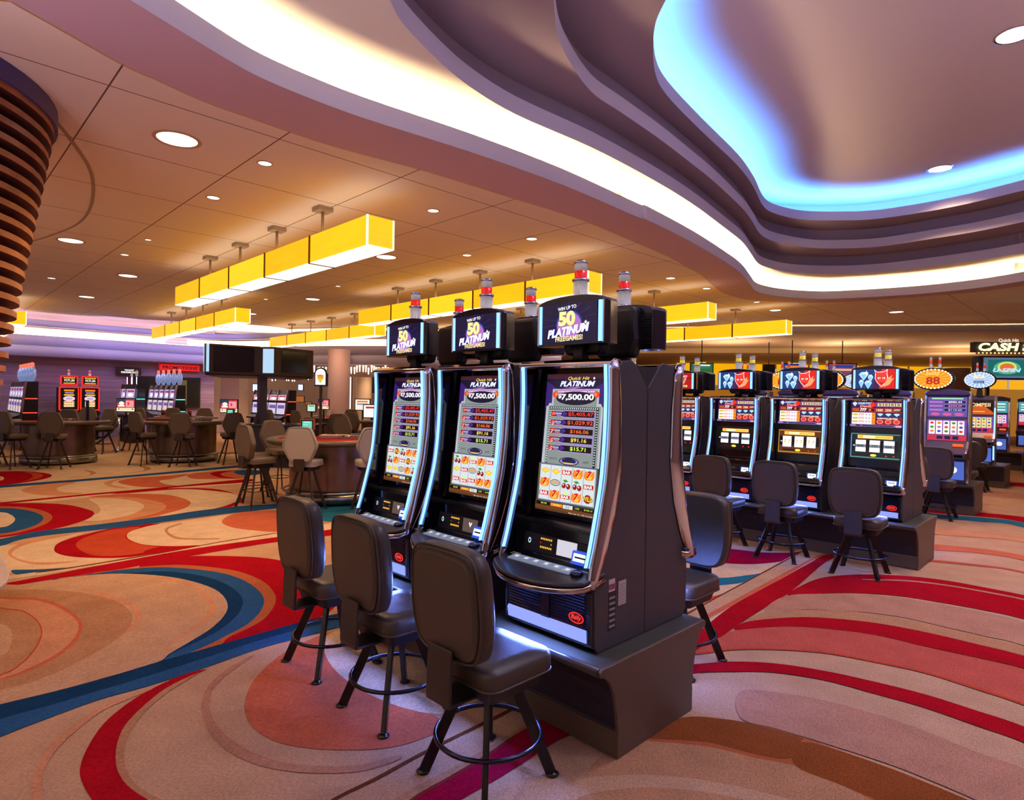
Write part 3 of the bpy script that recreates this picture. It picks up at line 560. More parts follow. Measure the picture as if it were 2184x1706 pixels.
def art_diamonds_topper(a):
    a.rect(0, 0, 1, 1, E('#1c3f86', .95)); a.poly([(.62, 0), (1, 0), (1, 1), (.55, 1)], E('#e8261c', 1.)); a.poly([(.5, 0), (.66, 0), (.6, 1), (.44, 1)], E('#5a2050', .8))
    for cx, cy, r in ((.2, .36, .13), (.14, .76, .07), (.32, .8, .1), (.38, .5, .07)):
        a.poly([(cx-r, cy-.1), (cx-r*.5, cy-.22), (cx+r*.5, cy-.22), (cx+r, cy-.1), (cx, cy+.22)], CYN); a.poly([(cx-r*.5, cy-.1), (cx+r*.5, cy-.1), (cx, cy+.18)], E('#8fd0f0', 1.)); a.poly([(cx-r*.2, cy-.22), (cx+r*.2, cy-.22), (cx, cy-.1)], WHT)
    a.poly(star(.27, .18, .06, 2, 4), WHT)
    # simple horned face
    a.poly([(.5, .2), (.47, .02), (.56, .14), (.72, .12), (.82, .0), (.8, .2), (.83, .45), (.77, .72), (.66, .92), (.56, .72), (.49, .5)], WHT)
    a.poly([(.515, .22), (.485, .08), (.565, .17), (.71, .15), (.805, .06), (.785, .22), (.81, .45), (.755, .7), (.66, .88), (.57, .7), (.505, .5)], E('#ff4030', 1.))
    a.poly([(.8, .5), (.93, .3), (.9, .5), (.98, .45), (.86, .8), (.7, .93)], E('#ffb070', 1.)); a.ell(.6, .45, .035, .06, WHT); a.ell(.72, .45, .035, .06, WHT); a.ell(.605, .46, .015, .03, BLK); a.ell(.715, .46, .015, .03, BLK)
    a.poly([(.56, .35), (.64, .39), (.64, .42), (.55, .39)], DRD); a.poly([(.76, .35), (.69, .39), (.69, .42), (.77, .39)], DRD); a.poly([(.6, .66), (.66, .7), (.72, .66), (.66, .77)], DRD)
def art_diamonds_top(a):
    a.rect(0, 0, 1, 1, E('#20104a', .8)); a.rect(0, 0, 1, .24, E('#4a1450', .8))
    a.poly([(.03, .08), (.06, .02), (.1, .02), (.13, .08), (.08, .2)], CYN); a.txt('DIAMONDS', .28, .07, .27, CYN, h=.09, bold=.05, sh=BLU); a.txt('Devils', .3, .18, .24, E('#ffb0b0', 1.), h=.1, bold=.04, shear=.2, sh=RED)
    a.ell(.43, .12, .05, .1, RED)
    a.frame(.49, .04, .99, .2, PNK, NAV, .01); 
    for i, t in enumerate('5000'): a.rect(.52+i*.115, .065, .62+i*.115, .175, E('#f0e4a0', 1.)); a.txt(t, .57+i*.115, .12, .05, SHD, h=.09, bold=.04)
    a.frame(.03, .26, .48, .41, RED, E('#401030', .8), .008); a.txt('FOUR', .11, .335, .12, ORG, h=.1, bold=.05); a.txt('777', .25, .33, .13, WHT, h=.12, bold=.06, shear=.2, sh=RED); a.poly(star(.38, .335, .035, 2), ORG)
    for i, t in enumerate(('1000', '2500', 'JACKPOT')): a.frame(.49+i*.16, .26, .64+i*.16+(.03 if i == 2 else 0), .42, RED, E('#501018', .8), .008); a.txt(t, .565+i*.163, .335, .12, E('#ffe9b0', 1.1), h=.1, bold=.05)
    a.rect(.03, .44, .42, .9, E('#fff4f0', 1.05)); a.rect(.42, .44, .49, .9, E('#ff9a20', 1.))
    for j in range(3):
        a.rect(.05, .49+j*.14, .15, .55+j*.14, E('#d8c020', 1.)); a.txt('777', .22, .52+j*.14, .11, RED, h=.07, bold=.04); a.rect(.3, .5+j*.14, .33, .54+j*.14, LAV); a.rect(.36, .5+j*.14, .39, .54+j*.14, LAV); a.txt(str(40-j*10), .455, .52+j*.14, .04, DRD, h=.06)
    a.rect(.51, .44, .99, .62, E('#20306a', .9)); a.rect(.51, .62, .99, .9, E('#a01420', .9))
    for i in range(3):
        u = .58+i*.155; a.poly([(u-.06, .49), (u-.03, .46), (u+.03, .46), (u+.06, .49), (u, .58)], CYN); a.ell(u, .79, .06, .085, E('#ffb0a0', 1.)); a.ell(u, .79, .045, .065, RED)
    a.txt('DIAMONDS ARE WILD', .72, .655, .38, WHT, h=.05, bold=.03); a.rect(.7, .68, .9, .7, GOLD)
    a.rect(0, .91, 1, 1, E('#8a70b8', .9)); a.rect(.24, .935, .84, .975, NAV); a.rect(.12, .93, .2, .975, BLK); a.rect(.02, .925, .1, .98, PNK); a.ell(.93, .955, .06, .045, E('#e0b0e8', 1.)); a.txt('25c', .93, .955, .05, DRD, h=.04)
def art_reels(a, v):
    v = 0 if v == 3 else v
    a.rect(0, 0, 1, 1, BLK); sc = [('#101018', .3), ('#6a3a08', .8), ('#16302c', .7)][v]
    a.rect(.03, .03, .97, .97, E(sc[0], sc[1])); a.rect(.06, .3, .94, .66, BLK)
    if v: a.rect(.03, .05, .97, .08, E('#ffb040', .8) if v == 1 else E('#70c0b0', .6)); a.rect(.03, .9, .97, .94, E('#ffb040', .6) if v == 1 else E('#70c0b0', .6)); a.rect(.03, .1, .05, .9, E('#ffb040', .5) if v == 1 else E('#70b0ff', .7))
    a.frame(.16, .1, .84, .24, ORG, E('#fff2b0', 1.3), .01); a.rect(.18, .125, .27, .215, GOLD); a.rect(.5, .13, .82, .21, GOLD)
    for i in range(3):
        u = .13+i*.27; a.rect(u, .29, u+.2, .72, E('#fbf8ff', 1.2)); c = [('BAR', SIL), ('7', E('#ffe9a0', 1.)), ('BAR', SIL)][v if i != 1 or v == 1 else 1]
        if v == 1: a.txt('7 7', u+.1, .5, .16, GOLD, h=.14, bold=.04)
        else:
            a.rect(u, .45, u+.2, .56, E('#8890a0', .9)); a.txt('BAR' if i != 1 else '777', u+.1, .505, .13, SHD, h=.07, bold=.04)
    a.rect(.14, .8, .5, .87, E('#401010', .6)); a.ell(.48, .835, .06, .045, E('#ffd840', 1.6)); a.ell(.72, .84, .02, .025, RED); a.ell(.86, .84, .02, .025, RED); a.ell(.1, .5, .02, .02, WHT)
def candle(root, x, y, z, rd=True, s=1.):
    """two-tier cylindrical signal lamp standing on a machine"""
    b = MB(); b.lathe([(.0, 0), (.05*s, 0), (.05*s, .012), (.044*s, .014), (.044*s, .1), (.05*s, .102), (.05*s, .114), (0, .115)], (x, y, z), None, 16, [CHROME, CHROME, CHROME, GLASSY, CHROME, CHROME, CHROME])
    for k in range(10):
        t = 2*pi*k/10; b.cyl((x+.03*s*cos(t), y+.03*s*sin(t), z+.014), (x+.03*s*cos(t), y+.03*s*sin(t), z+.1), .006*s, None, mat('lamp_rib', '#e0dae8', .3, .1, '#ffffff', .12), 5)
    c = b.build('signal_lamp', root)
    b = MB(); b.lathe([(.036*s, .115), (.036*s, .16), (0, .16)], (x, y, z), mat('lamp_red' if rd else 'lamp_amber', '#c4201c' if rd else '#c8b040', .25, 0, '#ff2010' if rd else '#e8d040', .5), 16); b.build('coloured_lens', c)
    b = MB(); b.lathe([(0, .16), (.036*s, .16), (.036*s, .205), (.03*s, .212)], (x, y, z), mat('lamp_clear', '#d6d2cf', .25, 0, '#ffffff', .12), 16)
    b.lathe([(.036*s, .203), (.042*s, .204), (.042*s, .212), (.03*s, .222), (0, .223)], (x, y, z), CHROME, 16); b.build('clear_lens', c)
def slot_machine(name, label, kind, k, W, loc, rz, group, reels=None, v=0, detail=True):
    R = thing(name, label, 'slot machine', loc, rz, group)
    Z = lambda z: .49+(z-.49)*k
    fr = prof_scale(C_FRONT, k); bk = prof_scale(C_BACK, k); bd = prof_scale(BODY, k); h = W/2
    b = MB(); b.prism([(.02, .495), (.02, Z(.84)), (.23, Z(1.1)), (.23, Z(1.99)), (.29, Z(1.995)), (.42, Z(1.87)), (.42, .495)], -h+.045, h-.045, BLACKM); b.build('cabinet', R)
    for s in (-1, 1):
        b = MB(); b.prism(bd, s*(h-.022), s*(h-.046), CHAR); b.build('side_panel', R, bevel=.006)
    b = MB(); b.prism([(.30, Z(2.0)-.012), (.424, Z(1.87)), (.424, Z(2.0)-.012)], -h+.03, h-.03, BLACKM); b.build('top_cover', R)
    P = crom([p for p in fr], 3)+crom([p for p in bk], 3)
    for s in (-1, 1):
        NF = 26; zl, zh = Z(.842), Z(2.0); b = MB(); rg = []
        for q in range(NF+1):
            z = zl+(zh-zl)*q/NF; yf_ = lerpc(fr, min(max(z, fr[-1][1]), fr[0][1])); yb_ = lerpc(bk, min(max(z, bk[0][1]), bk[-1][1])); yb_ = max(yb_, yf_+.02)
            rg.append([(s*(h-.03), yf_, z)]+[(s*(h-.014+.022*sin(pi*t/7)), yf_+(yb_-yf_)*t/7, z+(.012*sin(pi*t/7) if q == NF else 0)) for t in range(8)]+[(s*(h-.03), yb_, z)])
        b.loft(rg, CHROME); b.build('side_frame', R)
        b = MB(); fc = crom(fr[:-2], 4); x0, x1 = s*(h-.038), s*(h-.05)
        A = [(y-.012, z) for y, z in fc if z > Z(.93)]; Q = A+[(y+.014, z) for y, z in A[::-1]]
        b.prism([p for p in Q], x0, x1, LED); b.build('led_strip', R)
        b = MB(); A2 = [(y+.004, z) for y, z in fc]; b.prism(A2+[(y+.10, z) for y, z in A2[::-1]], s*(h-.03), s*(h-.066), mat('blue_black_trim', '#05071a', .12, 0, coat=.8)); b.build('inner_trim', R)
    b = MB(); b.prism(prof_scale([(.052, 1.985), (.056, 2.0), (.09, 2.02), (.14, 2.015), (.16, 1.99), (.08, 1.972)], k), -h+.01, h-.01, CHROME2); b.build('top_bar', R, bevel=.004)
    # recessed front: screen bezel, lower black panel
    b = MB(); i = h-.064
    b.sheet(prof_scale([(.08, 1.985), (.20, 1.975), (.195, 1.95), (.118, 1.13), (.04, 1.08), (.03, 1.0), (.02, .93), (-.05, .89)], k), -i, i, BLACK, sm=False); b.build('front_bezel', R)
    def scr(nm, x0, x1, yt, zt, yb, zb, fn, par=None):
        b = MB(); a = Art(b, x0, x1, yt, zt, yb, zb); fn(a); a.done(); return b.build(nm, par or R, recalc=False)
    if kind == 'platinum':
        b = MB(); art_platinum(b, -.22, .22, .184, Z(1.945), .108, Z(1.155), reels); b.build('screen', R, recalc=False)
    else:
        scr('upper_screen', -.27, .27, .185, Z(1.965), .158, Z(1.64), art_diamonds_top)
        scr('reel_window', -.27, .27, .152, Z(1.57), .122, Z(1.22), lambda a: art_reels(a, v))
    # control panel on the lower slope
    def panel(a):
        a.rect(.08, .04, .98, .96, BLK); a.rect(.30, .12, .47, .84, E('#1a1410', .4))
        for n in range(7):
            a.ell(.315+n*.023, .24, .008, .06, E('#ffb43c', 1.5), 6); a.ell(.315+n*.023, .66, .008, .06, E('#ffb43c', 1.5), 6)
        a.ell(.315, .45, .006, .045, RED, 6); a.ell(.453, .45, .006, .045, GOLD, 6)
        a.rect(.53, .1, .78, .86, E('#6e5a54', .75) if reels is not None and reels[0][0] != '*' else E('#dcd8e6', .95))
        if reels is not None and reels[0][0] != '*': a.poly([(.63, .3), (.65, .3), (.66, .45), (.67, .3), (.69, .3), (.66, .58)], WHT)
        a.ell(.16, .45, .02, .14, CYN); a.ell(.16, .45, .011, .08, BLK)
    if kind == 'platinum':
        scr('control_display', -i, i, .028, Z(1.035), .012, Z(.925), panel)
    else:
        def pn(a):
            a.rect(.05, .1, .95, .9, BLK); a.txt('EST. 1979', .52, .6, .18, E('#8a6a40', .7), h=.2); a.frame(.12, .3, .18, .7, ORG, BLK, .008)
        scr('control_display', -i, i, .028, Z(1.035), .012, Z(.925), pn)
    b = MB(); b.prism(prof_scale([(-.02, .925), (.0, .99), (.03, .99), (.03, .925)], k), h-.2, h-.075, mat('bill_housing', '#27409a', .3, 0, '#3a66ff', .6)); 
    b.M = Matrix.Translation((h-.137, -.013, Z(.962))) @ Matrix.Rotation(-.3, 4, 'X'); b.poly([(-.045, -.004, -.02), (.045, -.004, -.02), (.045, -.004, .02), (-.045, -.004, .02)], emit('bill_light', '#d8e8ff', 3.)); b.box(-.035, .035, -.007, -.0045, -.005, .005, BLACKM); b.M = Matrix(); b.build('bill_acceptor', R, bevel=.004)
    if kind == 'platinum':
        # projecting curved arm-rest deck with chrome edge
        def deck(g):
            o = [(-h+.0, .03), (-h-.0, -.05)]+[(x, -.255+.13*(abs(x)/h)**2.4-(.0 if abs(x) < h else 0)) for x in [-(h-.015)+(2*h-.03)*t/16 for t in range(17)]]+[(h, -.05), (h, .03)]
            return [(x*g, y if y > -.04 else y-(.0 if g == 1 else -.012)) for x, y in o]
        b = MB(); o = deck(1.0); zt = .905
        sl = lambda y: zt+(y*.16)
        up = [(x, y, sl(y)) for x, y in o]; lo = [(x, y, sl(y)-.022) for x, y in o]; b.loft([lo, up], mat('deck_vinyl', '#25222a', .45, coat=.15), sm=False); b.build('arm_rest', R, bevel=.01, seg=3)
        b = MB(); b.loft([[(x, y+.02 if y < -.04 else y, sl(y)-.065) for x, y in deck(.97)], [(x, y-.002, sl(y)-.046) for x, y in o], [(x, y-.002, sl(y)-.024) for x, y in o]], CHROME2, sm=True); b.build('deck_edge', R)
        b = MB(); b.M = Matrix.Translation((-.02, -.065, sl(-.065)+.004)) @ Matrix.Rotation(.16, 4, 'X')
        b.box(-.235, .22, -.035, .035, -.004, .003, mat('button_panel', '#8b97a8', .4, 0, '#9fb4d0', .25))
        b.build('button_panel', R, bevel=.002)
        for n in range(6):
            b = MB(); b.M = Matrix.Translation((-.02, -.065, sl(-.065)+.0075)) @ Matrix.Rotation(.16, 4, 'X'); x = -.19+n*.075
            b.box(x-.028, x+.028, -.024, .024, 0, .003, mat('button_grey', '#9aa6b8', .4, 0, '#a8bcd8', .3)); 
            for t in (-.008, .004): b.box(x-.012, x+.012, t, t+.006, .003, .0035, E('#ffffff', 1.1))
            b.build('button', R)
        b = MB(); b.lathe([(0, 0), (.034, 0), (.034, .012), (.028, .018), (0, .02)], (h-.11, -.075, sl(-.075)), mat('button_blue', '#2c3358', .2, .3, coat=.5), 20); b.build('spin_button', R)
        b = MB(); b.M = Matrix.Translation((-h+.1, -.02, sl(-.02)+.004)) @ Matrix.Rotation(.16, 4, 'X'); b.box(-.05, .05, -.04, .03, -.003, .002, BLACK)
        for t in range(3): b.box(-.04, .035-.01*t, .012-.018*t, .018-.018*t, .002, .0025, E('#9a8a7a', .6))
        b.build('rules_plate', R)
    else:
        b = MB(); b.prism(prof_scale([(-.085, .93), (-.11, .885), (-.105, .86), (-.03, .84), (.0, .9), (-.03, .95)], k), -h+.03, h-.03, BLACK); b.build('button_deck', R, bevel=.006)
        b = MB(); pp = [(-h+.0, Z(.93))]+[(-h+.004, Z(.885)), (-h+.03, Z(.846)), (h-.03, Z(.846)), (h-.004, Z(.885)), (h, Z(.93))]
        b.tube([(x, -.098, z) for x, z in pp], .012, CHROME); b.build('deck_edge', R)
        b = MB(); b.lathe([(0, 0), (.03, 0), (.03, .01), (0, .014)], (h-.14, -.05, Z(.94)), LEDW, 14); b.build('spin_button', R)
    # lower door
    b = MB(); b.prism(prof_scale([(.0, .495), (-.045, .53), (-.05, .62), (-.048, .80), (-.03, .835), (.02, .835), (.02, .495)], k), -h+.03, h-.03, mat('door_black', '#0c0c18', .25, coat=.5)); D = b.build('lower_door', R, bevel=.008)
    b = MB(); n = 11
    for s in (-1, 1):
        for q in range(n):
            z = Z(.625)+q*(Z(.80)-Z(.625))/n; xa, xb = (.035, h-.07) if s > 0 else (-h+.07, -.035)
            b.prism([(-.05, z), (-.058, z+.003), (-.05, z+.011)], xa, xb, mat('louver', '#39406e', .22, .7, coat=.4))
    b.build('louvers', D)
    b = MB(); b.prism(prof_scale([(-.049, .60), (-.056, .62), (-.056, .80), (-.049, .81)], k), -.03, .03, mat('door_centre', '#141a3c', .3)); b.build('centre_strip', D)
    b = MB(); b.prism(prof_scale([(-.05, .612), (-.062, .60), (-.052, .545), (-.03, .54)], k), -h+.06, h-.06, emit('door_light', '#8f9eff', 1.15)); b.build('door_light', D)
    b = MB(); cx, cz = h-.12, Z(.665)
    b.disc((cx, -.0605, cz), .05, .028, mat('logo_red', '#500808', .3, 0, '#ff2018', .1), 28)
    ring_ = []; 
    for t in range(28):
        p, q = 2*pi*t/28, 2*pi*(t+1)/28; b.poly([(cx+.05*cos(p), -.0615, cz+.028*sin(p)), (cx+.05*cos(q), -.0615, cz+.028*sin(q)), (cx+.045*cos(q), -.0615, cz+.0235*sin(q)), (cx+.045*cos(p), -.0615, cz+.0235*sin(p))], REDGLOW)
    b.text('Bally', (cx, -.062, cz), 0, emit('logo_letters', '#ff4a38', 1.5), w=.066, bold=.0, shear=.25, res=3, h=.03); b.build('maker_logo', D, label='glowing red oval maker logo', recalc=False)
    l = bpy.data.lights.new('door_lamp', 'AREA'); l.shape = 'RECTANGLE'; l.size = W*.8; l.size_y = .05; l.energy = 13 if kind == 'platinum' else 9; l.color = (.16, .26, 1)
    lo = bpy.data.objects.new('door_lamp', l); COL.objects.link(lo); lo.parent = R; lo.location = (0, -.09, Z(.62)); lo.rotation_euler = (radians(-35), 0, 0)
    # topper monitor on a neck
    zt = Z(2.01); y0 = .22
    b = MB(); b.loft([[(x*.9, y0+y*.9, zt-.02) for x, y in rrect(-.06, .06, -.05, .05, .02)], [(x*.55, y0+y*.6, zt+.05) for x, y in rrect(-.06, .06, -.05, .05, .02)], [(x*1.0, y0+y, zt+.11) for x, y in rrect(-.06, .06, -.05, .05, .02)]], BLACKM); b.build('topper_neck', R)
    b = MB(); b.cyl((0, y0, zt-.005), (0, y0, zt+.012), .1, None, BLACKM, 20); b.build('topper_foot', R)
    tz = zt+.095; hw = .26; th = .25
    def arch(g, zz=0): return [(-hw*g, tz), (hw*g, tz), (hw*g, tz+th-.015)]+[(hw*g*cos(radians(t)), tz+th-.015+.045*sin(radians(t))) for t in range(15, 180, 15)]+[(-hw*g, tz+th-.015)]
    Rg = [[(x, y0+y, z) for x, z in arch(g)] for g, y in ((.93, -.105), (.985, -.09), (.995, -.07), (.96, -.03), (.9, .03))]
    b = MB(); b.loft(Rg, mat('topper_shell', '#121120', .22, coat=.6), sm=False); T = b.build('topper', R, bevel=.004)
    b = MB(); b.prism([(x*.86, z+.01) for x, z in [(-.15, tz-.06), (.15, tz-.06), (.19, tz+.05), (.17, tz+th), (-.17, tz+th), (-.19, tz+.05)]], y0+.0, y0+.10, mat('topper_back', '#15131a', .45), axis='y'); b.build('rear_housing', T, bevel=.03, seg=3)
    for s in (-1, 1):
        b = MB()
        for q in range(12): b.box(s*.19-.035, s*.19+.035, y0+.03, y0+.04, tz+.03+q*.015, tz+.037+q*.015, BLACKM)
        b.build('vent', T)
    yf = y0-.107
    b = MB(); a = Art(b, -.2, .2, yf, tz+th-.012, yf, tz+.014); (art_topper50 if kind == 'platinum' else art_diamonds_topper if v != 3 else art_seven)(a); a.done(); b.build('topper_screen', T, recalc=False)
    for s in (-1, 1):
        b = MB(); b.prism([(s*.232, yf+.004), (s*.222, yf-.006), (s*.208, yf-.004), (s*.208, yf+.01), (s*.232, yf+.014)], tz+.012, tz+th-.016, LED, axis='z'); b.build('led_strip', T)
        b = MB(); b.prism([(s*.247, yf+.012), (s*.24, yf-.002), (s*.232, yf+.002), (s*.232, yf+.016)], tz+.006, tz+th-.012, CHROME, axis='z'); b.build('edge_trim', T)
    candle(R, 0, y0-.01, tz+th+.02, kind == 'platinum', 1.0)
    return R
def art_seven(a):
    a.rect(0, 0, 1, 1, E('#c01818', 1.)); a.rect(0, .3, 1, .36, E('#801010', .8))
    for i in range(3): a.txt('7', .2+i*.28, .42, .17, WHT, h=.5, bold=.08, shear=.15); a.txt('7', .2+i*.28, .42, .14, RED, h=.42, bold=.02, shear=.15)
    a.txt('Hard Line', .5, .8, .7, E('#ffe9a0', 1.), h=.2, bold=.05, shear=.1, sh=BLK)
def plinth(name, label, x0, x1, y0, group=None):
    R = thing(name, label, 'machine base', (0, 0, 0), 0, group)
    a = [(0, 0), (0, .133), (.004, .14), (-.01, .24), (-.035, .34), (-.075, .41), (-.11, .44), (-.145, .452), (-.15, .475), (-.135, .49)]
    d = .738
    pr = a+[(d-y, z) for y, z in a[::-1]]
    
    for xx in (x0, x1-.02): b = MB(); b.prism([(y0+y, z) for y, z in pr], xx, xx+.02, PLIN); b.build('end_panel', R, bevel=.004)
    ins = [(y+.012, z-.0) if z < .46 else (y+.006, z-.003) for y, z in a]
    pr2 = ins+[(d-y, z) for y, z in ins[::-1]]
    b = MB(); b.prism([(y0+y, z) for y, z in pr2], x0+.02, x1-.02, mat('plinth_panel', '#231c24', .55)); b.build('body', R)
    b = MB(); b.box(x0+.02, x1-.02, y0+.002, y0+.01, 0.002, .133, PLIN); b.box(x0+.02, x1-.02, y0+d-.01, y0+d-.002, 0.002, .133, PLIN); b.build('kick_plate', R)
    b = MB(); b.cyl((x0+.01, y0-.13, .467), (x1-.02, y0-.13, .467), .024, None, PLINTOP, 12); b.cyl((x0+.01, y0+d+.13, .467), (x1-.02, y0+d+.13, .467), .024, None, PLINTOP, 12); b.build('bullnose', R)
    b = MB(); b.box(x0+.01, x1-.01, y0-.13, y0+d+.13, .482, .4895, mat('plinth_top_plate', '#3c3a30', .35, coat=.2)); b.build('top_plate', R)
    return R
# ---------------------------------------------------------------- front bank
Y1 = 2.541; KF = 1.0
plinth('machine_plinth', 'long dark brown base under the three tall front slot machines', -4.33, -1.785, Y1)
RL = [('77W7B', 'c7BQB', '**Q7c'), ('c7T7B', '*BQc*', 'BTB77'), ('**B77', '7QccB', 'B7T7W')]
RL = [('BWc77', 'c7BWB', '**Q7c'), ('c7T7B', '*BQc*', 'BTB77'), ('**B77', '7QccB', 'B7T7W')]
nm = ['leftmost tall front slot machine with curved blue-lit screen, farthest of the three', 'middle one of the three tall front slot machines with blue-lit edges', 'nearest tall front slot machine, at the end of its plinth, with stickers on its side']
cx = [-3.85, -3.045, -2.24]
for j in range(3):
    m = slot_machine('slot_machine', nm[j], 'platinum', KF, .69, (cx[j], Y1, 0), 0, 'slot machines of the front bank', RL[j])
    if j == 2: M3 = m
bk = ['leftmost machine backing onto the front bank, only its black monitor back seen', 'middle machine backing onto the front bank, seen between the screens', 'machine backing onto the nearest front slot machine, chrome edge and black monitor back']
for j in range(3):
    dup(M3, bk[j], (cx[j], Y1+.85, 0), pi, 'slot machines turned away behind the front bank')
# stickers on the side of the nearest machine
b = MB(); X = -2.24+.345-.0215
b.box(X, X+.001, .083, .147, .585, .79, mat('sticker_dark', '#1c1a1c', .6)); b.box(X, X+.0015, .083, .137, .79, .855, mat('sticker_pale', '#c9b4b8', .6)); b.box(X+.001, X+.0018, .083, .147, .80, .83, mat('sticker_wine', '#8a4a5c', .6))
for q in range(6): b.box(X+.001, X+.0018, .09, .14, .60+q*.03, .612+q*.03, mat('sticker_ink', '#8f8888', .6))
b.box(X, X+.001, .17, .24, .70, .83, mat('sticker_cream', '#b8aaa2', .6))
for q in range(8): b.box(X+.001, X+.0016, .178, .232, .71+q*.014, .713+q*.014, mat('sticker_line', '#7a6e6a', .6))
st = b.build('sticker', M3, label='paper stickers on the side panel'); st.location = (2.24-2.24, 0, 0); st.location = (0, 0, 0)
st.data.transform(Matrix.Translation((2.24, 0, 0)))
# ---------------------------------------------------------------- second bank
Y2 = 7.828
plinth('machine_plinth', 'long dark base under the row of diamond slot machines on the right', -7.0, -1.61, Y2)
K2 = .905; n2 = ['slot machine at the near right end of the second row, with BAR reels', 'second slot machine from the right end of the second row, gold lit reels', 'third slot machine from the right end of the second row, dark reels', 'fourth slot machine of the second row, red sevens topper', 'fifth slot machine of the second row, mostly hidden']
for j, (x, v) in enumerate([(-2.09, 2), (-2.935, 1), (-3.77, 0), (-4.62, 3), (-5.46, 1)]):
    m = slot_machine('slot_machine', n2[j], 'diamonds', K2, .70, (x, Y2, 0), 0, 'slot machines of the second row', None, v if v < 3 else 3) if j in (0, 1, 2, 3) else dup(MR[1], n2[j], (x, Y2, 0), 0)
    if j == 0: MR = []
    MR.append(m)
b2 = ['behind the near right machine of the second row', 'behind the second machine from the right end', 'behind the third machine from the right end', 'behind the red sevens machine', 'behind the fifth machine']
for j in range(4): dup(MR[0], 'slot machine facing away, black monitor back '+b2[j], (cx2 := [-2.09, -2.935, -3.77, -4.62][j], Y2+.85, 0), pi, 'slot machines turned away behind the second row')
# ================================================================ STOOLS
def pad(b, outline, y0, th, m, tilt=.0, sc=(.9, 1.0, 1.0, .93)):
    """upholstered pad: outline in xz, thickness along y"""
    cz = sum(p[1] for p in outline)/len(outline); rg = []
    for q, (s, dy) in enumerate(zip(sc, (0, .018, th-.02, th))):
        rg.append([(x*s, y0+dy-(z-cz)*tilt, cz+(z-cz)*s) for x, z in outline])
    b.loft(rg, m)
def stool(name, label, kind, loc, rz, group, leather, tube):
    R = thing(name, label, 'stool', loc, rz, group)
    sh = .60 if kind == 'slot' else .80
    if kind == 'slot':
        ol = crom([(-.17, 1.125), (0, 1.135), (.17, 1.125), (.228, 1.07), (.245, .93), (.245, .80), (.215, .68), (.15, .635), (0, .63), (-.15, .635), (-.215, .68), (-.245, .80), (-.245, .93), (-.228, 1.07)], 3, True)
        by, th = -.30, .095; sp, st = .215, .2; zb = .49; lw = .024
    else:
        ol = crom([(-.13, 1.31), (0, 1.315), (.13, 1.31), (.185, 1.27), (.262, 1.06), (.255, .98), (.165, .80), (.10, .775), (0, .77), (-.10, .775), (-.165, .80), (-.255, .98), (-.262, 1.06), (-.185, 1.27)], 3, True)
        by, th = -.27, .085; sp, st = .235, .27; zb = .69; lw = .019
    b = MB(); pad(b, ol, by+.02, th, leather, .07); B = b.build('backrest', R)
    b = MB(); cz = sum(p[1] for p in ol)/len(ol); b.tube([(x*.985, by+.022-(z-cz)*.07, cz+(z-cz)*.985) for x, z in ol], .006, leather, 6, True); b.build('piping', B)
    b = MB(); pad(b, [(x*.93, cz+(z-cz)*.93) for x, z in ol], by+.005, .03, leather, .07); b.build('back_shell', B)
    w = .225 if kind == 'slot' else .21
    so = rrect(-w, w, -.20, .235, .07)
    b = MB(); b.loft([[(x*.97, y*.97, sh-.1) for x, y in so], [(x, y, sh-.09) for x, y in so], [(x, y, sh-.025) for x, y in so], [(x*.95, y*.95, sh-.004) for x, y in so], [(x*.6, y*.6, sh) for x, y in so]], leather); Sx = b.build('seat', R)
    b = MB(); b.tube([(x*1.0, y*1.0, sh-.09) for x, y in so], .005, leather, 6, True); b.build('piping', Sx)
    b = MB(); s2 = rrect(-w+.03, w-.03, -.17, .20, .04); b.loft([[(x*.9, y*.9, sh-.165) for x, y in s2], [(x, y, sh-.1) for x, y in s2]], BLACKM, sm=False); b.build('seat_base', R)
    b = MB(); z0 = ol and min(p[1] for p in ol); pr = [(by-.005, z0+.06), (by-.015, sh-.14), (by-.012, sh-.165), (-.08, sh-.165), (-.08, sh-.15), (by+.005, sh-.15), (by+.008, z0+.06)]
    b.prism(pr, -.085, .085, tube if kind != 'slot' else mat('bracket_brown', '#2a211c', .4)); b.build('back_bracket', R, bevel=.006)
    for sx in (-1, 1):
        for sy in (-1, 1):
            b = MB(); t = (sx*.085, sy*.085, sh-.16); e = (sx*sp, sy*sp, .008); d = (Vector(e)-Vector(t)).normalized()
            n = Vector((-sy*.7071, sx*.7071, 0)); q = d.cross(n).normalized(); rg = []
            for P in (t, e): P = Vector(P); rg.append([P+n*a*lw*.58+q*c*lw*1.08 for a, c in ((-1, -1), (1, -1), (1, 1), (-1, 1))])
            b.loft(rg, tube, sm=False); L = b.build('leg', R, bevel=.004)
            b = MB(); b.lathe([(0, 0), (.032, .0), (.032, .006), (.016, .014), (0, .015)], (sx*(sp+.005), sy*(sp+.005), .0), tube, 12); b.build('foot', L)
    k = (sh-.16-st)/(sh-.168); rr_ = (.085+(sp-.085)*k)
    b = MB()
    if kind == 'slot': b.tube([((rr_*1.4142+.03)*cos(2*pi*i/40), (rr_*1.4142+.03)*sin(2*pi*i/40), st) for i in range(40)], .0115, mat('ring_tube', '#23202a', .22, .6), 8, True)
    else:
        rr_ += .012; b.tube([(-rr_, -rr_, st), (rr_, -rr_, st), (rr_, rr_, st), (-rr_, rr_, st)], .009, mat('ring_bronze', '#55483c', .3, .8), 6, True)
    b.build('foot_ring', R)
    return R
G1 = 'stools along the front bank of slot machines'
ST = stool('casino_stool', 'nearest black stool, its rounded back to the camera, at the nearest front slot machine', 'slot', (-2.155, 2.0, 0), 0, G1, LEATH, TUBE)
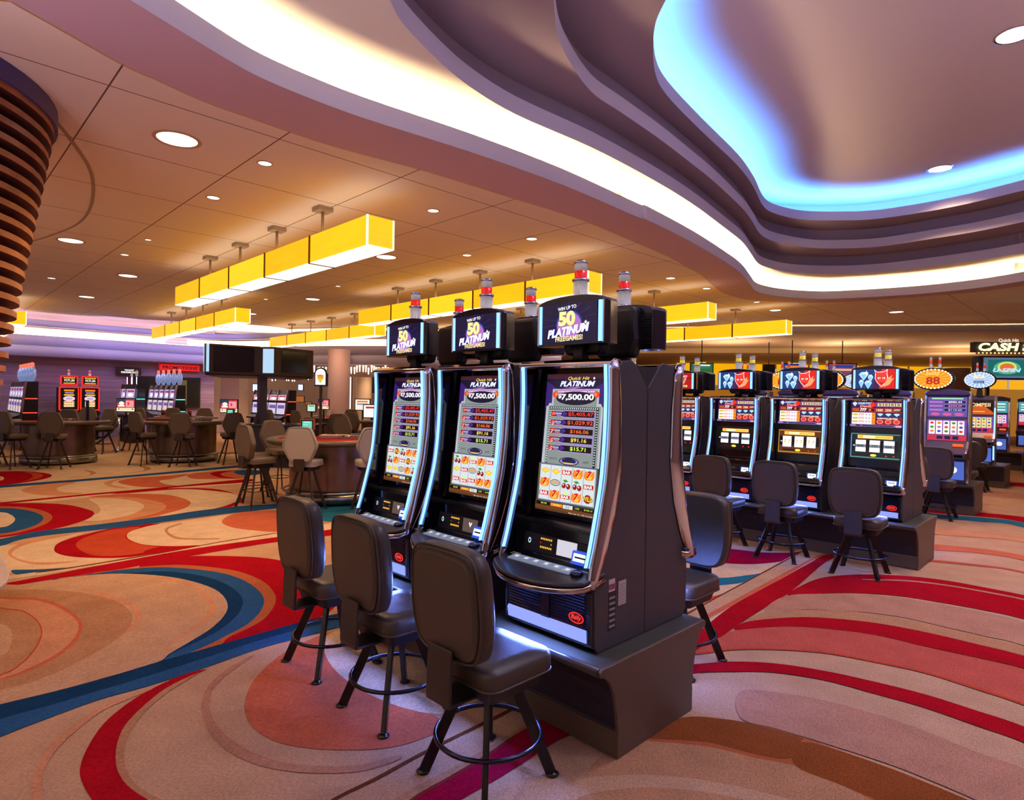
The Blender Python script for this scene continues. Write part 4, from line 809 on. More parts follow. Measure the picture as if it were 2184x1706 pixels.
dup(ST, 'middle one of the three black stools standing before the front slot machines', (-2.985, 2.03, 0), .0, G1)
dup(ST, 'farthest left of the three black stools before the front slot machines', (-3.785, 2.06, 0), .0, G1)
dup(ST, 'black stool half hidden behind the nearest machine, facing the camera', (-2.2, 3.83, 0), pi, 'stools behind the front bank')
G2 = 'stools along the second row of slot machines'
dup(ST, 'black stool at the near right end of the second row of machines', (-2.02, 7.23, 0), 0.05, G2)
dup(ST, 'black stool second from the right end of the second row', (-2.85, 7.26, 0), 0.03, G2)
dup(ST, 'black stool third from the right end of the second row', (-3.62, 7.3, 0), -.05, G2)
dup(ST, 'black stool in front of the purple jackpot machine at the right', (-2.17, 11.72, 0), 0, 'stools before the far right machines')
dup(ST, 'black stool in front of the orange volcano machine at the far right', (-2.34, 16.1, 0), 0, 'stools before the far right machines')
dup(ST, 'stool behind the second row, back edge beside the end machine', (-2.1, 9.2, 0), pi, 'stools behind the right rows')
dup(ST, 'stool behind the purple jackpot machine, back edge beside it', (-2.2, 13.9, 0), pi, 'stools behind the right rows')
# ---------------------------------------------------------------- gaming tables
FELT = carp('table_felt_red', '#b8262a'); RAILV = mat('arm_rail_vinyl', '#5a4c3c', .38, bump=.08, nscale=150)
def halfmoon(a, bq, n=28, back_y=.42):
    return [(a*cos(t), -bq*sin(t)) for t in [pi*i/n for i in range(n+1)]]+[(-a*.98, back_y*.6), (-a*.8, back_y), (-.45, back_y), (-.38, back_y-.12), (.38, back_y-.12), (.45, back_y), (a*.8, back_y), (a*.98, back_y*.6)]
def gaming_table(label, loc, rz, group, a=1.12, bq=1.08):
    R = thing('gaming_table', label, 'table', loc, rz, group)
    o = halfmoon(a, bq)
    b = MB(); b.loft([[(x*.97, y*.97, .98) for x, y in o], [(x*.97, y*.97, 1.035) for x, y in o]], BLACKM, sm=False); b.build('table_top', R)
    b = MB(); oi = halfmoon(a-.12, bq-.12); b.poly([(x, y, 1.042) for x, y in oi], FELT); F = b.build('felt', R)
    b = MB(); 
    for i in range(5):
        t = pi*(.15+.175*i); r = .72; b.disc((a*r*cos(t), -bq*r*sin(t), 1.0435), .07, .07, mat('felt_print', '#e8b48c', .9), 16, 'xy')
    b.text('BLACKJACK PAYS 3 TO 2', (0, 0, 0), 0, mat('felt_print', '#e8b48c', .9), w=.9); 
    b.build('bet_spots', F)
    b = MB(); arc = [(a-.05)*1.0*cos(t) for t in [0]]; pts = [((a-.055)*cos(t), -(bq-.055)*sin(t), 1.045) for t in [pi*i/30 for i in range(31)]]; pts = [((a-.055), .16, 1.045)]+pts+[(-(a-.055), .16, 1.045)]
    rg = []
    for i, p in enumerate(pts):
        q0, q1 = pts[max(i-1, 0)], pts[min(i+1, len(pts)-1)]; dx, dy = q1[0]-q0[0], q1[1]-q0[1]; L = hypot(dx, dy); nx, ny = dy/L, -dx/L
        rg.append([(p[0]+nx*.085*cos(t), p[1]+ny*.085*cos(t), p[2]-.012+.05*sin(t)) for t in [2*pi*k/10 for k in range(10)]])
    b.loft(rg, RAILV); b.build('arm_rail', R)
    ob = halfmoon(a*.68, bq*.68, 28, .3)
    b = MB(); b.loft([[(x, y, .13) for x, y in ob], [(x*1.0, y*1.0, .98) for x, y in ob]], mat('bronze_panel', '#80695a', .3, .75, noise=.3, nscale=3), caps=False); b.build('pedestal', R)
    b = MB(); ok_ = [(x*1.07, y*1.07) for x, y in ob]; b.loft([[(x, y, .03) for x, y in ok_], [(x, y, .17) for x, y in ok_]], STEEL); b.build('steel_kick', R)
    b = MB(); b.tube([(x*1.13, y*1.13, .205) for x, y in ob[:29]], .022, STEEL, 8); b.build('foot_rail', R)
    b = MB(); b.box(-.36, .36, .08, .26, 1.043, 1.075, mat('chip_tray', '#8d8a86', .3, .6))
    for i in range(9): b.cyl((-.32+i*.08, .1, 1.078), (-.32+i*.08, .24, 1.078), .028, None, mat('chip_%d' % (i % 3), ['#c8b8b0', '#a03030', '#3c5c44'][i % 3], .5), 8)
    b.build('chip_tray', R)
    return R
T1 = gaming_table('front half-moon gaming table with red felt and bronze pedestal, nearest of the tables', (-9.75, 5.32, 0), .55, 'half-moon gaming tables')
dup(T1, 'half-moon gaming table in the middle distance with dark base and two wall displays above', (-17.85, 5.3, 0), 1.0)
dup(T1, 'half-moon gaming table at the left edge of the room', (-19.05, 2.75, 0), .9)
dup(T1, 'half-moon gaming table seen past the left front machine, stools around it', (-16.2, 10.6, 0), .7)
dup(T1, 'half-moon gaming table behind the middle one, red felt just above stool backs', (-20.6, 5.6, 0), 2.6)
dup(T1, 'half-moon gaming table beyond the dealer stand with a display over it', (-19.6, 10.2, 0), 2.4)
HX = stool('table_stool', 'stool with pale hexagonal back squarely before the front gaming table', 'hex', (-9.02, 4.42, 0), .72, 'stools around the front gaming table', LEATH3, TUBEB)
g = 'stools around the front gaming table'
HB = stool('table_stool', 'brown stool with hexagonal back at the left of the front gaming table', 'hex', (-9.82, 4.0, 0), .1, g, LEATH2, TUBEB)
dup(HB, 'brown stool just behind the left one at the front gaming table', (-10.5, 4.25, 0), -.25, g)
dup(HB, 'brown stool facing us on the far left side of the front gaming table', (-11.15, 4.95, 0), -1.35, g)
dup(HX, 'grey-backed stool right of the front gaming table, cut by the slot machine', (-8.42, 5.2, 0), 1.25, g)
HL = [((-17.25, 4.2, 0), .35, 'brown hexagonal stool at the left front of the middle gaming table'), ((-16.42, 4.85, 0), .95, 'brown hexagonal stool squarely before the middle gaming table'), ((-16.35, 5.95, 0), 1.5, 'brown hexagonal stool right of the middle gaming table'),
      ((-16.6, 6.7, 0), 1.9, 'second brown stool right of the middle gaming table, turned sideways'),
      ((-18.25, 1.75, 0), .55, 'brown hexagonal stool left of the two before the left edge table'), ((-17.65, 2.45, 0), 1.05, 'brown hexagonal stool right of the two before the left edge table'), ((-19.3, 1.45, 0), .2, 'brown stool cut by the left edge of the view'),
      ((-20.2, 3.0, 0), -2.2, 'brown stool seen over the felt of the left edge table'),
      ((-21.25, 4.1, 0), -2.6, 'dark stool by the velvet rope, facing right'), ((-22.0, 3.75, 0), -2.2, 'dark stool behind the velvet rope, back turned away'),
      ((-21.7, 5.0, 0), -2.2, 'stool peeking over the left end of the far table behind the middle one'), ((-21.9, 6.1, 0), -2.0, 'rounded stool back above the felt of the far table'), ((-21.5, 7.0, 0), -1.8, 'stool back right of the card tray on the far table'),
      ((-15.05, 8.3, 0), .9, 'brown stool left of the lit game sign post'), ((-15.8, 9.3, 0), .3, 'brown stool behind the lit game sign post'), ((-13.05, 7.45, 0), .35, 'hexagonal brown stool seen edge-on, just left of the slot machines'),
      ((-14.4, 8.35, 0), -.3, 'brown stool beyond the edge-on one beside the right table'), ((-15.6, 11.6, 0), 2.4, 'brown stool facing us behind the right-hand table'), ((-14.0, 9.15, 0), .9, 'grey stool back just left of the machine screen edge'),
      ((-18.6, 8.95, 0), .2, 'stool back on the near side of the dealer stand'), ((-19.5, 8.1, 0), -2.3, 'stool facing us behind the dealer stand, left'), ((-19.9, 11.4, 0), -2.3, 'stool facing us behind the dealer stand, right')]
for p, r, l in HL: dup(HB, l, p, r, 'stools in the gaming pit')
# ---------------------------------------------------------------- pendant lanterns
YELS = [mat('lantern_yellow_%d' % i, '#c89000', .5, 0, c, s) for i, (c, s) in enumerate((('#ffc31a', 1.12), ('#ffb914', 1.06), ('#ffca24', 1.16)))]
def lanmat(m):
    nt = m.node_tree; b = nt.nodes['Principled BSDF']; tc = nt.nodes.new('ShaderNodeTexCoord'); n = nt.nodes.new('ShaderNodeTexNoise'); mp = nt.nodes.new('ShaderNodeMapping')
    mp.inputs['Scale'].default_value = (1, 1, 9); n.inputs['Scale'].default_value = 1.2; nt.links.new(tc.outputs['Object'], mp.inputs[0]); nt.links.new(mp.outputs[0], n.inputs['Vector'])
    mr = nt.nodes.new('ShaderNodeMapRange'); mr.inputs[1].default_value = .3; mr.inputs[2].default_value = .7; s = b.inputs['Emission Strength'].default_value; mr.inputs[3].default_value = s*.96; mr.inputs[4].default_value = s*1.05
    nt.links.new(n.outputs['Fac'], mr.inputs[0]); nt.links.new(mr.outputs[0], b.inputs['Emission Strength'])
for m in YELS: lanmat(m)
LBOT = emit('lantern_white', '#fff0d2', 1.9); LEDGE = emit('lantern_edge', '#fff2dc', 1.3); BRZ = mat('bronze_fitting', '#b39c86', .5, .2); BRZD = mat('bronze_seam', '#7a4c1c', .5, .3)
def lantern(label, x1, y, n=5, L=1.535, z0=3.675, z1=4.055, w=.19):
    R = thing('pendant_lantern', label, 'pendant light', (x1, y, 0), 0, 'long yellow pendant lanterns')
    for i in range(n):
        xa, xb = -i*L, -(i+1)*L
        b = MB(); m = YELS[i % 3]; b.poly([(xa, -w, z0+.004), (xb, -w, z0+.004), (xb, -w, z1), (xa, -w, z1)], m); b.poly([(xa, w, z0+.004), (xb, w, z0+.004), (xb, w, z1), (xa, w, z1)], m)
        if i == 0: b.poly([(xa, -w, z0), (xa, w, z0), (xa, w, z1), (xa, -w, z1)], m)
        if i == n-1: b.poly([(xb, -w, z0), (xb, w, z0), (xb, w, z1), (xb, -w, z1)], m)
        b.build('shade', R)
        b = MB(); b.box(xb, xa, -w, w, z0-.004, z0+.004, LBOT); b.build('diffuser', R)
        if i:
            b = MB(); b.box(xa-.014, xa+.014, -w-.012, w+.012, z0-.012, z0-.004, BRZD); 
            for s in (-1, 1): b.box(xa-.018, xa+.018, s*w-.012, s*w+.012, z0-.012, z1+.006, BRZD)
            b.build('seam_band', R)
            b = MB(); b.cyl((xa, 0, z1-.02), (xa, 0, 4.46), .022, None, BRZ, 8); b.build('stem', R)
            b = MB(); b.box(xa-.11, xa+.11, -.11, .11, 4.44, 4.498, BRZ); b.build('ceiling_plate', R)
    b = MB()
    for s in (-1, 1):
        b.box(-.012, .006, s*w-.012, s*w+.012, z0, z1, LEDGE)
    b.box(-.012, .006, -w, w, z0-.006, z0+.01, LEDGE); b.build('end_frame', R)
    return R
LA = lantern('nearest yellow pendant lantern, a row of five lit boxes at upper left', -6.70, 4.235)
dup(LA, 'long yellow pendant lantern just behind the topper screens, above the front machines', (-6.72, 8.65, 0), 0)
dup(LA, 'yellow pendant lantern whose right end shows right of the rear black monitor', (-6.78, 13.07, 0), 0)
dup(LA, 'yellow pendant lantern farthest right, lowest in the view', (-6.65, 17.2, 0), 0)
dup(LA, 'smaller looking yellow lantern at left, below the nearest one', (-16.45, 6.25, 0), 0)
dup(LA, 'far yellow lantern left of the topper screens, above the black wall screens', (-16.4, 10.4, 0), 0)
dup(LA, 'farthest yellow lantern in the middle, low above the hanging light rods', (-17.6, 14.6, 0), 0)
dup(LA, 'yellow lantern at the left edge, partly behind the wooden slats', (-22.2, 2.2, 0), 0)
# ---------------------------------------------------------------- downlights
def downlight(label, x, y, r, z=CZ, power=0, rim=None, em=None, group='recessed downlights in the panelled ceiling'):
    o = thing('downlight', label, 'ceiling light', (x, y, z), 0, group)
    b = MB(); b.lathe([(r*1.18, -.001), (r*1.16, -.008), (r*1.0, -.009), (r*.97, -.002)], (0, 0, 0), rim or mat('downlight_rim', '#caa27e', .5), 24); b.build('trim_ring', o)
    b = MB(); b.disc((0, 0, -.003), r*.98, r*.98, em or emit('downlight_glow', '#fff0dc', 3.2), 24, 'xy'); b.build('lens', o, recalc=False)
    if power: spot((0, 0, -.03), power*1.9, '#ffcd9a', 120, .8, o, r)
    return o
DL = [('largest round downlight at upper left with dark rim', -7.178, 2.018, .2, 260), ('small downlight just right of the largest one', -7.156, 2.947, .075, 90), ('small downlight left of the nearest lantern stem', -8.927, 2.972, .08, 90), ('wide downlight near the wooden slats', -13.392, 2.056, .19, 180), ('small downlight below the wide one near the slats', -13.934, 3.009, .07, 0), ('pale wide downlight low at left, over the smaller lantern', -16.391, 3.611, .19, 160), ('tiny downlight above the left end of the nearest lantern', -12.247, 2.999, .05, 0),
      ('glowing wide downlight under the right end of the nearest lantern', -10.202, 6.584, .19, 220), ('small downlight right of the nearest lantern, between joints', -7.153, 5.396, .08, 90), ('small downlight over the farthest left topper', -7.17, 7.484, .09, 90), ('small downlight left of the middle lantern plates', -8.904, 7.528, .08, 80), ('tiny downlight in the middle of the far ceiling', -13.808, 7.536, .06, 0), ('wide downlight in the middle of the far ceiling', -16.25, 8.094, .19, 160), ('tiny downlight left of the far wide one', -17.307, 7.209, .06, 0),
      ('small downlight at far left of the ceiling', -18.184, 2.424, .08, 0), ('wide flat downlight at far left by the oval cove', -20.968, 3.608, .19, 140), ('wide flat downlight right of the smaller lantern', -20.845, 8.168, .19, 140),
      ('bright small downlight right of the nearest topper', -7.19, 11.943, .1, 110), ('small downlight beside the brass joint at right', -7.202, 13.594, .09, 90), ('tiny downlight above the farthest right lantern', -7.17, 16.306, .08, 0), ('oblong-looking downlight right of the farthest lantern', -7.4, 18.1, .16, 120), ('flat downlight at the right over the second row', -4.9, 20.6, .19, 120)]
for l, x, y, r, pw in DL: downlight(l, x, y, r, CZ, pw)
DW = emit('dome_lens', '#fff4ea', 2.4)
dd = Zp(2005, 360, Z4); downlight('white downlight in the dome near its right rim', dd[0], dd[1], .2, Z4, 500, CHROME, DW, 'downlights in the blue dome')
dd = Zp(2165, 74, Z4); downlight('white downlight in the dome at the top right corner', dd[0], dd[1], .2, Z4, 500, CHROME, DW, 'downlights in the blue dome')
for x, y in ((-1.2, 4.5), (2.5, 5), (0.3, 8.3), (3.5, 9)): spot((x, y, Z4-.05), 420, '#e2dcff', 110, .8, None, .2)  # added fill spots under the dome, out of view, no fixtures
for x, y in ((-7.2, -1), (-8.9, .6), (-7.2, -4), (-10.5, -1)): spot((x, y, CZ-.05), 200, '#ffdcb4', 125, .8, None, .12)  # more added fill spots in the unseen ceiling at left, no fixtures
# ================================================================ WALLS AND SOFFITS
WALLP = mat('wall_striped_lilac', '#a48aa8', .7, noise=.35, nscale=2)
def stripewall():
    m = WALLP; nt = m.node_tree
    for n in nt.nodes:
        if n.type == 'TEX_NOISE':
            mp = nt.nodes.new('ShaderNodeMapping'); mp.inputs['Scale'].default_value = (.3, .3, 9); tc = [q for q in nt.nodes if q.type == 'TEX_COORD'][0]
            nt.links.new(tc.outputs['Object'], mp.inputs[0]); nt.links.new(mp.outputs[0], n.inputs['Vector']); n.inputs['Scale'].default_value = 1.6
stripewall()
CREAMW = mat('wall_cream', '#e0c8b0', .7); ROSEW = mat('wall_rose', '#c8a8b0', .7); DARKW = mat('wall_dark', '#2c2028', .6); BROWNW = mat('wall_brown', '#a07868', .7); BEIGE = mat('ceiling_beige', '#c4ac98', .8)
def wall(name, x0, y0, x1, y1, z0, z1, m, t=.12):
    L = hypot(x1-x0, y1-y0); nx, ny = -(y1-y0)/L*t, (x1-x0)/L*t
    b = MB(); b.loft([[(x0, y0, z0), (x1, y1, z0), (x1+nx, y1+ny, z0), (x0+nx, y0+ny, z0)], [(x0, y0, z1), (x1, y1, z1), (x1+nx, y1+ny, z1), (x0+nx, y0+ny, z1)]], m, sm=False)
    return struct(b.build(name))
wall('wall_left', -28.4, -9, -28.4, 9.6, -.05, 5.05, WALLP, -.2 if 0 else .2)
def seg(name, xa, Da, xb, Db, z0, z1, m, t=.15):
    p, q = Dp(xa, 845, Da), Dp(xb, 845, Db); return wall(name, p[0], p[1], q[0], q[1], z0, z1, m, t)
seg('wall_back', 436, 28.6, 470, 28.8, -.05, 5, CREAMW); seg('wall_back', 470, 28.8, 508, 29, -.05, 5, ROSEW); seg('wall_back', 505, 29, 530, 30, -.05, 5, CREAMW)
seg('wall_back', 530, 31, 720, 34, -.05, 5, CREAMW); seg('wall_back', 720, 30, 760, 30, -.05, 5, mat('wall_edge_beige', '#d8c0b0', .7)); seg('wall_back', 755, 31, 830, 31, -.05, 5, CREAMW); seg('wall_back', 800, 30, 1110, 33, -.05, 5, BROWNW); seg('wall_back', 1080, 34, 1500, 40, -.05, 5, BROWNW)  # narrow edge segment in a plain beige of its own
# round pillars
def pillar(x, D, r, m):
    p = Dp(x, 845, D); b = MB(); b.lathe([(r, -.05), (r, 3.6)], (p[0], p[1], 0), m, 24); return struct(b.build('pillar'))
pillar(722, 24, .42, mat('pillar_rose', '#d0b0b8', .6))
pillar(775, 27, .35, CREAMW)
# stepped soffit along the left and back
def sof(d): 
    P = [(-27.6, -9), (-27.6, 4), (-27.75, 8.9)]+[Dp(x, 845, D)[:2] for x, D in ((520, 26), (640, 25), (820, 24.2), (1000, 25), (1200, 28))]
    P = crom(P, 4); o = []
    for i, p in enumerate(P):
        a, b_ = P[max(i-1, 0)], P[min(i+1, len(P)-1)]; L = hypot(b_[0]-a[0], b_[1]-a[1]); o.append((p[0]-(b_[1]-a[1])/L*d, p[1]+(b_[0]-a[0])/L*d))
    return o
def sband(d, z0, z1, m, name, th=.5):
    A, B = sof(d), sof(d+th); b = MB(); n = len(A); V = [[b._v((x, y, z)) for x, y in P] for P, z in ((A, z0), (A, z1), (B, z0), (B, z1))]
    for i in range(n-1):
        b.face([V[0][i], V[0][i+1], V[1][i+1], V[1][i]], m, True); b.face([V[0][i], V[0][i+1], V[2][i+1], V[2][i]], m); b.face([V[1][i], V[1][i+1], V[3][i+1], V[3][i]], m); b.face([V[2][i], V[2][i+1], V[3][i+1], V[3][i]], m)
    return struct(b.build(name))
LAVW = mat('soffit_lavender', '#c4bfee', .75)
sband(0, 3.05, 3.42, LAVW, 'trim_7', .8); sband(.12, 3.43, 3.8, LAVW, 'trim_8', .25); sband(.62, 3.8, 4.12, PAINTW, 'trim_9', .1); sband(.02, 4.12, 4.36, LAVW, 'trim_10', .12)
def strip2(P, Q, z, m, label, up=True):
    b = MB(); n = len(P); A = [b._v((x, y, z)) for x, y in P]; B = [b._v((x, y, z)) for x, y in Q]
    for i in range(n-1): b.face([A[i], A[i+1], B[i+1], B[i]], m)
    return tag(b.build('cove_light_strip'), label, 'light strip')
CW = emit('cove_lamp_soffit', '#ffe0b4', 34)
strip2(sof(.3), sof(.36), 3.83, CW, 'warm lamp strip in the lower step of the back soffit'); strip2(sof(.2), sof(.27), 4.2, CW, 'warm lamp strip behind the upper lip of the back soffit')
# ---- right rear: dropped ceiling beyond a lit cove
ed = [Zp(*p, 4.5) for p in ((3300, 668), (2700, 675), (2400, 680), (2184, 683), (1900, 685.5), (1670, 687), (1440, 691), (1250, 696))]
dr = (-.714, .700)
def sh(P, d): return [(x+dr[0]*d, y+dr[1]*d) for x, y in P]
def pband(P, z0, z1, m, name):
    b = MB(); band(b, P, z0, z1, m, False); return struct(b.build(name))
def pslab(P, Q, z, m, name):
    b = MB(); n = len(P); A = [b._v((x, y, z)) for x, y in P]; B = [b._v((x, y, z)) for x, y in Q]
    for i in range(n-1): b.face([A[i], A[i+1], B[i+1], B[i]], m)
    return struct(b.build(name))
pband(ed, 4.5, 4.95, PAINTW, 'trim_11'); pslab(ed, sh(ed, 1.6), 4.95, PAINTW, 'ceiling_cove'); pband(sh(ed, .95), 4.25, 4.47, PAINT, 'trim_12'); pband(sh(ed, 1.6), 4.25, 4.95, PAINTW, 'trim_13'); pslab(sh(ed, .95), sh(ed, 1.6), 4.26, PAINT, 'trim_14')
strip2(sh(ed, 1.1), sh(ed, 1.18), 4.4, emit('cove_lamp_right', '#ffdca8', 26), 'warm lamp strip in the cove above the far right ceiling step')
e3 = sh(ed, 1.6); pslab(sh(ed, .95), sh(ed, 7.6), 4.25, BEIGE, 'ceiling_rear'); pband(sh(ed, 7.6), 4.03, 4.25, mat('step_cream', '#d8c49a', .7), 'trim_15'); pslab(sh(ed, 7.6), sh(ed, 22), 4.03, mat('ceiling_beige2', '#c0a68e', .8), 'ceiling_rear')
wall('wall_right', 8, -9, 8, 45, -.05, 5, BROWNW)
# yellow back-lit glass wall
YW = mat('backlit_yellow', '#b08000', .5, 0, '#ffb60e', .85); YW2 = mat('orange_lit_wall', '#a07030', .6, 0, '#e89a30', .35)  # second one: orange light on the lower wall, put in as colour and emission
P0, P1 = Dp(1440, 845, 36), Dp(3000, 845, 36)
def along(t): return (P0[0]+(P1[0]-P0[0])*t, P0[1]+(P1[1]-P0[1])*t)
wall('wall_rear', P0[0], P0[1], P1[0], P1[1], -.05, 2.75, YW2)
R = thing('glowing_glass_panels', 'long band of glowing yellow glass panels on the far rear wall', 'light panel')
for i in range(22):
    a, c = along(i/22+.0015), along((i+1)/22-.0015)
    for z0, z1 in ((2.78, 3.28), (3.30, 4.02)):
        b = MB(); b.loft([[(a[0], a[1], z0), (c[0], c[1], z0), (c[0], c[1]+.05, z0), (a[0], a[1]+.05, z0)], [(a[0], a[1], z1), (c[0], c[1], z1), (c[0], c[1]+.05, z1), (a[0], a[1]+.05, z1)]], YW, sm=False); b.build('glass_panel', R)
pillar(2040, 30, .55, mat('pillar_brown', '#7a6058', .7))
# ================================================================ SIGNS AND SCREENS
def facing(x, y): return atan2(-x, y)+0  # heading so that local -y looks back at the room centre
def board(name, label, cat, loc, rz, w, h, fn, frame=BLACKM, dep=.08, fr=.03, group=None, mount=None, post=False):
    R = thing(name, label, cat, loc, rz, group)
    if post: b = MB(); b.cyl((0, dep/2, -h/2), (0, dep/2, -loc[2]), .03, None, BLACKM, 8); b.cyl((0, dep/2, -loc[2]), (0, dep/2, -loc[2]+.02), .18, None, BLACKM, 14); b.build('post', R)
    b = MB(); b.box(-w/2-fr, w/2+fr, 0, dep, -h/2-fr, h/2+fr, frame); b.build('housing', R, bevel=.008)
    b = MB(); a = Art(b, -w/2, w/2, -.001, h/2, -.001, -h/2); fn(a); a.done(); b.build('face', R, recalc=False)
    if mount: 
        b = MB(); b.cyl((0, dep/2, h/2+fr), (0, dep/2, h/2+fr+mount), .02, None, BLACKM, 8); b.build('mount', R)
    return R
def put(name, label, cat, px, py, D, wpx, hpx, fn, rz=None, **k):
    p = Dp(px, py, D); w, h = wpx*D/CF, hpx*D/CF
    return board(name, label, cat, p, radians(45.4)+(rz or 0), w, h, fn, **k)
def a_ticket(a): a.rect(0, 0, 1, 1, E('#2a1018', .7)); a.txt('TICKET', .52, .34, .42, WHT, h=.26, bold=.06); a.txt('REDEMPTION', .54, .68, .74, WHT, h=.28, bold=.06)
def a_promo(a): a.rect(0, 0, 1, 1, E('#e81418', 1.)); a.txt('PROMOTIONS', .51, .52, .9, E('#240002', .6), h=.62, bold=.05)
def wput(name, label, cat, x0, y0, x1, y1, X, fn, **k):   # board hung on the left wall plane X
    d0, d1 = ray(x0, y0), ray(x1, y1); k0, k1 = X/d0[0], X/d1[0]; ya, za, yb, zb = d0[1]*k0, EYE+d0[2]*k0, d1[1]*k1, EYE+d1[2]*k1
    return board(name, label, cat, (X, (ya+yb)/2, (za+zb)/2), pi/2, abs(yb-ya), abs(za-zb), fn, **k)
wput('wall_sign', 'maroon wall sign reading ticket redemption in white letters', 'sign', 250, 784, 299, 799, -28.2, a_ticket, frame=mat('maroon_box', '#3a1020', .5))
wput('neon_sign', 'red glowing promotions sign high on the striped wall', 'sign', 342, 777, 424, 791, -28.15, a_promo, frame=mat('red_box', '#8a1010', .5, 0, '#ff2020', .5))
def a_win(a): a.rect(0, 0, 1, 1, E('#08060a', .4)); a.rect(.62, .04, .78, .96, E('#7a6a3c', .6)); a.rect(.34, .0, .36, 1, E('#201818', .5))
wput('service_window', 'dark cashier window with a strip of blind below the red sign', 'window', 305, 806, 423, 866, -28.3, a_win, fr=.08, frame=mat('window_frame_dark', '#1a1216', .5))
def a_cab(a):
    a.rect(0, 0, 1, 1, BLK); a.txt('$171.54', .5, .5, .7, WHT, h=.4, bold=.05); a.rect(.1, .08, .9, .2, GOLD); a.rect(.1, .8, .9, .92, GOLD)
def a_cab2(a):
    a.rect(0, 0, 1, 1, BLK); a.rect(.2, .08, .8, .16, ORG); a.rect(.25, .2, .75, .26, LAV); a.rect(.2, .3, .8, .36, GOLD); a.ell(.5, .5, .34, .12, E('#ffd0d8', 1.)); a.rect(.33, .46, .67, .54, E('#a8b0e0', 1.)); a.rect(.2, .62, .8, .88, E('#ffe9b0', 1.))
    for i in range(5):
        for j in range(2): a.ell(.26+.12*i, .68+.11*j, .04, .035, RED if (i+j) % 3 else GRN, 8)
REDF = mat('red_lit_frame', '#a01010', .3, 0, '#ff2a18', 1.2)
def red_machine(y, label):
    R = thing('slot_machine', label, 'slot machine', (-27.3, y, 0), pi/2, 'red framed slot machines on the back wall')
    b = MB(); b.box(-.3, .3, .03, .6, 0, 1.95, BLACKM); b.build('cabinet', R, bevel=.02)
    for z0, z1, w, fn, nm_ in ((1.1, 1.97, .3, a_cab2, 'screen'), (2.02, 2.37, .26, a_cab, 'jackpot_screen')):
        b = MB(); b.prism(rrect(-w, w, z0, z1, .04), -.02, .06, REDF, axis='y'); b.build('lit_frame', R)
        b = MB(); a = Art(b, -w+.04, w-.04, -.024, z1-.04, -.024, z0+.04); fn(a); a.done(); b.build(nm_, R, recalc=False)
    b = MB(); b.box(-.3, .3, -.22, .03, .95, 1.06, BLACKM); b.build('button_deck', R, bevel=.02)
    candle(R, 0, .1, 2.38, True, 1.)
red_machine(4.2, 'left red framed slot machine on the back wall'); red_machine(4.84, 'right red framed slot machine on the back wall')
# far banks on the left
def far_slot(label, loc, rz, group, W=.62, H=2.08, c1='#c8b8e8', c2='#e8d0d0', glow='#ff4030', top='bottle'):
    R = thing('slot_machine', label, 'slot machine', loc, rz, group)
    b = MB(); b.prism([(0, 0), (-.02, .9), (-.2, .95), (-.2, 1.0), (.02, 1.1), (.1, H-.15), (.14, H), (.42, H), (.42, 0)], -W/2+.02, W/2-.02, mat('far_cabinet', '#14101a', .3, coat=.4)); b.build('cabinet', R)
    for s in (-1, 1):
        b = MB(); b.prism([(-.02, .5), (-.04, .95), (-.02, 1.1), (.06, H-.15), (.1, H+.01), (.16, H+.01), (.12, H-.2), (.05, 1.1), (.04, .5)], s*W/2, s*(W/2-.025), CHROME); b.build('side_frame', R)
        b = MB(); b.box(s*W/2-.004, s*W/2+.004, .05, .4, 1.12, 1.145, emit('glow_'+glow, glow, 2.5)); b.box(s*W/2-.004, s*W/2+.004, .1, .4, 1.55, 1.575, emit('glow_'+glow, glow, 2.5)); b.build('glow_line', R)
    b = MB(); a = Art(b, -W/2+.05, W/2-.05, .085, H-.16, .05, 1.6); a.rect(0, 0, 1, 1, E(c1, .95)); a.rect(.1, .15, .9, .35, E('#c03060', .8)); a.ell(.5, .65, .3, .2, WHT); a.done(); b.build('upper_screen', R, recalc=False)
    b = MB(); a = Art(b, -W/2+.05, W/2-.05, .035, 1.52, .01, 1.14); a.rect(0, 0, 1, 1, E(c2, .95)); a.rect(.1, .2, .9, .5, E('#8060c0', .8)); a.done(); b.build('lower_screen', R, recalc=False)
    if top == 'bottle':
        b = MB(); b.lathe([(0, 0), (.05, .02), (.1, .18), (.1, .34), (.05, .46), (0, .48)], (0, .3, H), mat('topper_glass', '#8fa0d8', .08, .7, '#a8c0ff', .35), 16); b.build('topper', R)
        b = MB(); b.lathe([(0, .46), (.05, .46), (.05, .58), (0, .6)], (0, .3, H), emit('glow_#ff6a50', '#ff6a50', 1.4), 12); b.build('signal_lamp', R)
    elif top == 'tube':
        b = MB(); b.box(-.16, .16, .2, .36, H, H+.3, mat('far_topper', '#1c1830', .3)); b.box(-.15, -.12, .195, .2, H+.02, H+.28, LEDW); b.box(.12, .15, .195, .2, H+.02, H+.28, LEDW); b.build('topper', R)
        candle(R, 0, .28, H+.3, False, .9)
    return R
f1 = far_slot('nearest slot machine of the left edge bank, dark side with red light lines', (-23.75, 2.42, 0), 0, 'slot machines of the left edge bank')
for i in range(4): dup(f1, 'slot machine %s in the left edge bank, glass bottle topper' % ('second from the near end', 'third from the near end', 'fourth from the near end', 'farthest back')[i], (-23.75-.66*(i+1), 2.42, 0), 0)
f2 = far_slot('rightmost slot machine of the bank under the red sign, dark side with green light lines', (-24.3, 6.72, 0), 0, 'slot machines under the red sign', glow='#40ffc8')
for i in range(4): dup(f2, 'slot machine %s in the bank under the red sign' % ('second from the right', 'third from the right', 'fourth from the right', 'farthest left')[i], (-24.3-.66*(i+1), 6.72, 0), 0)
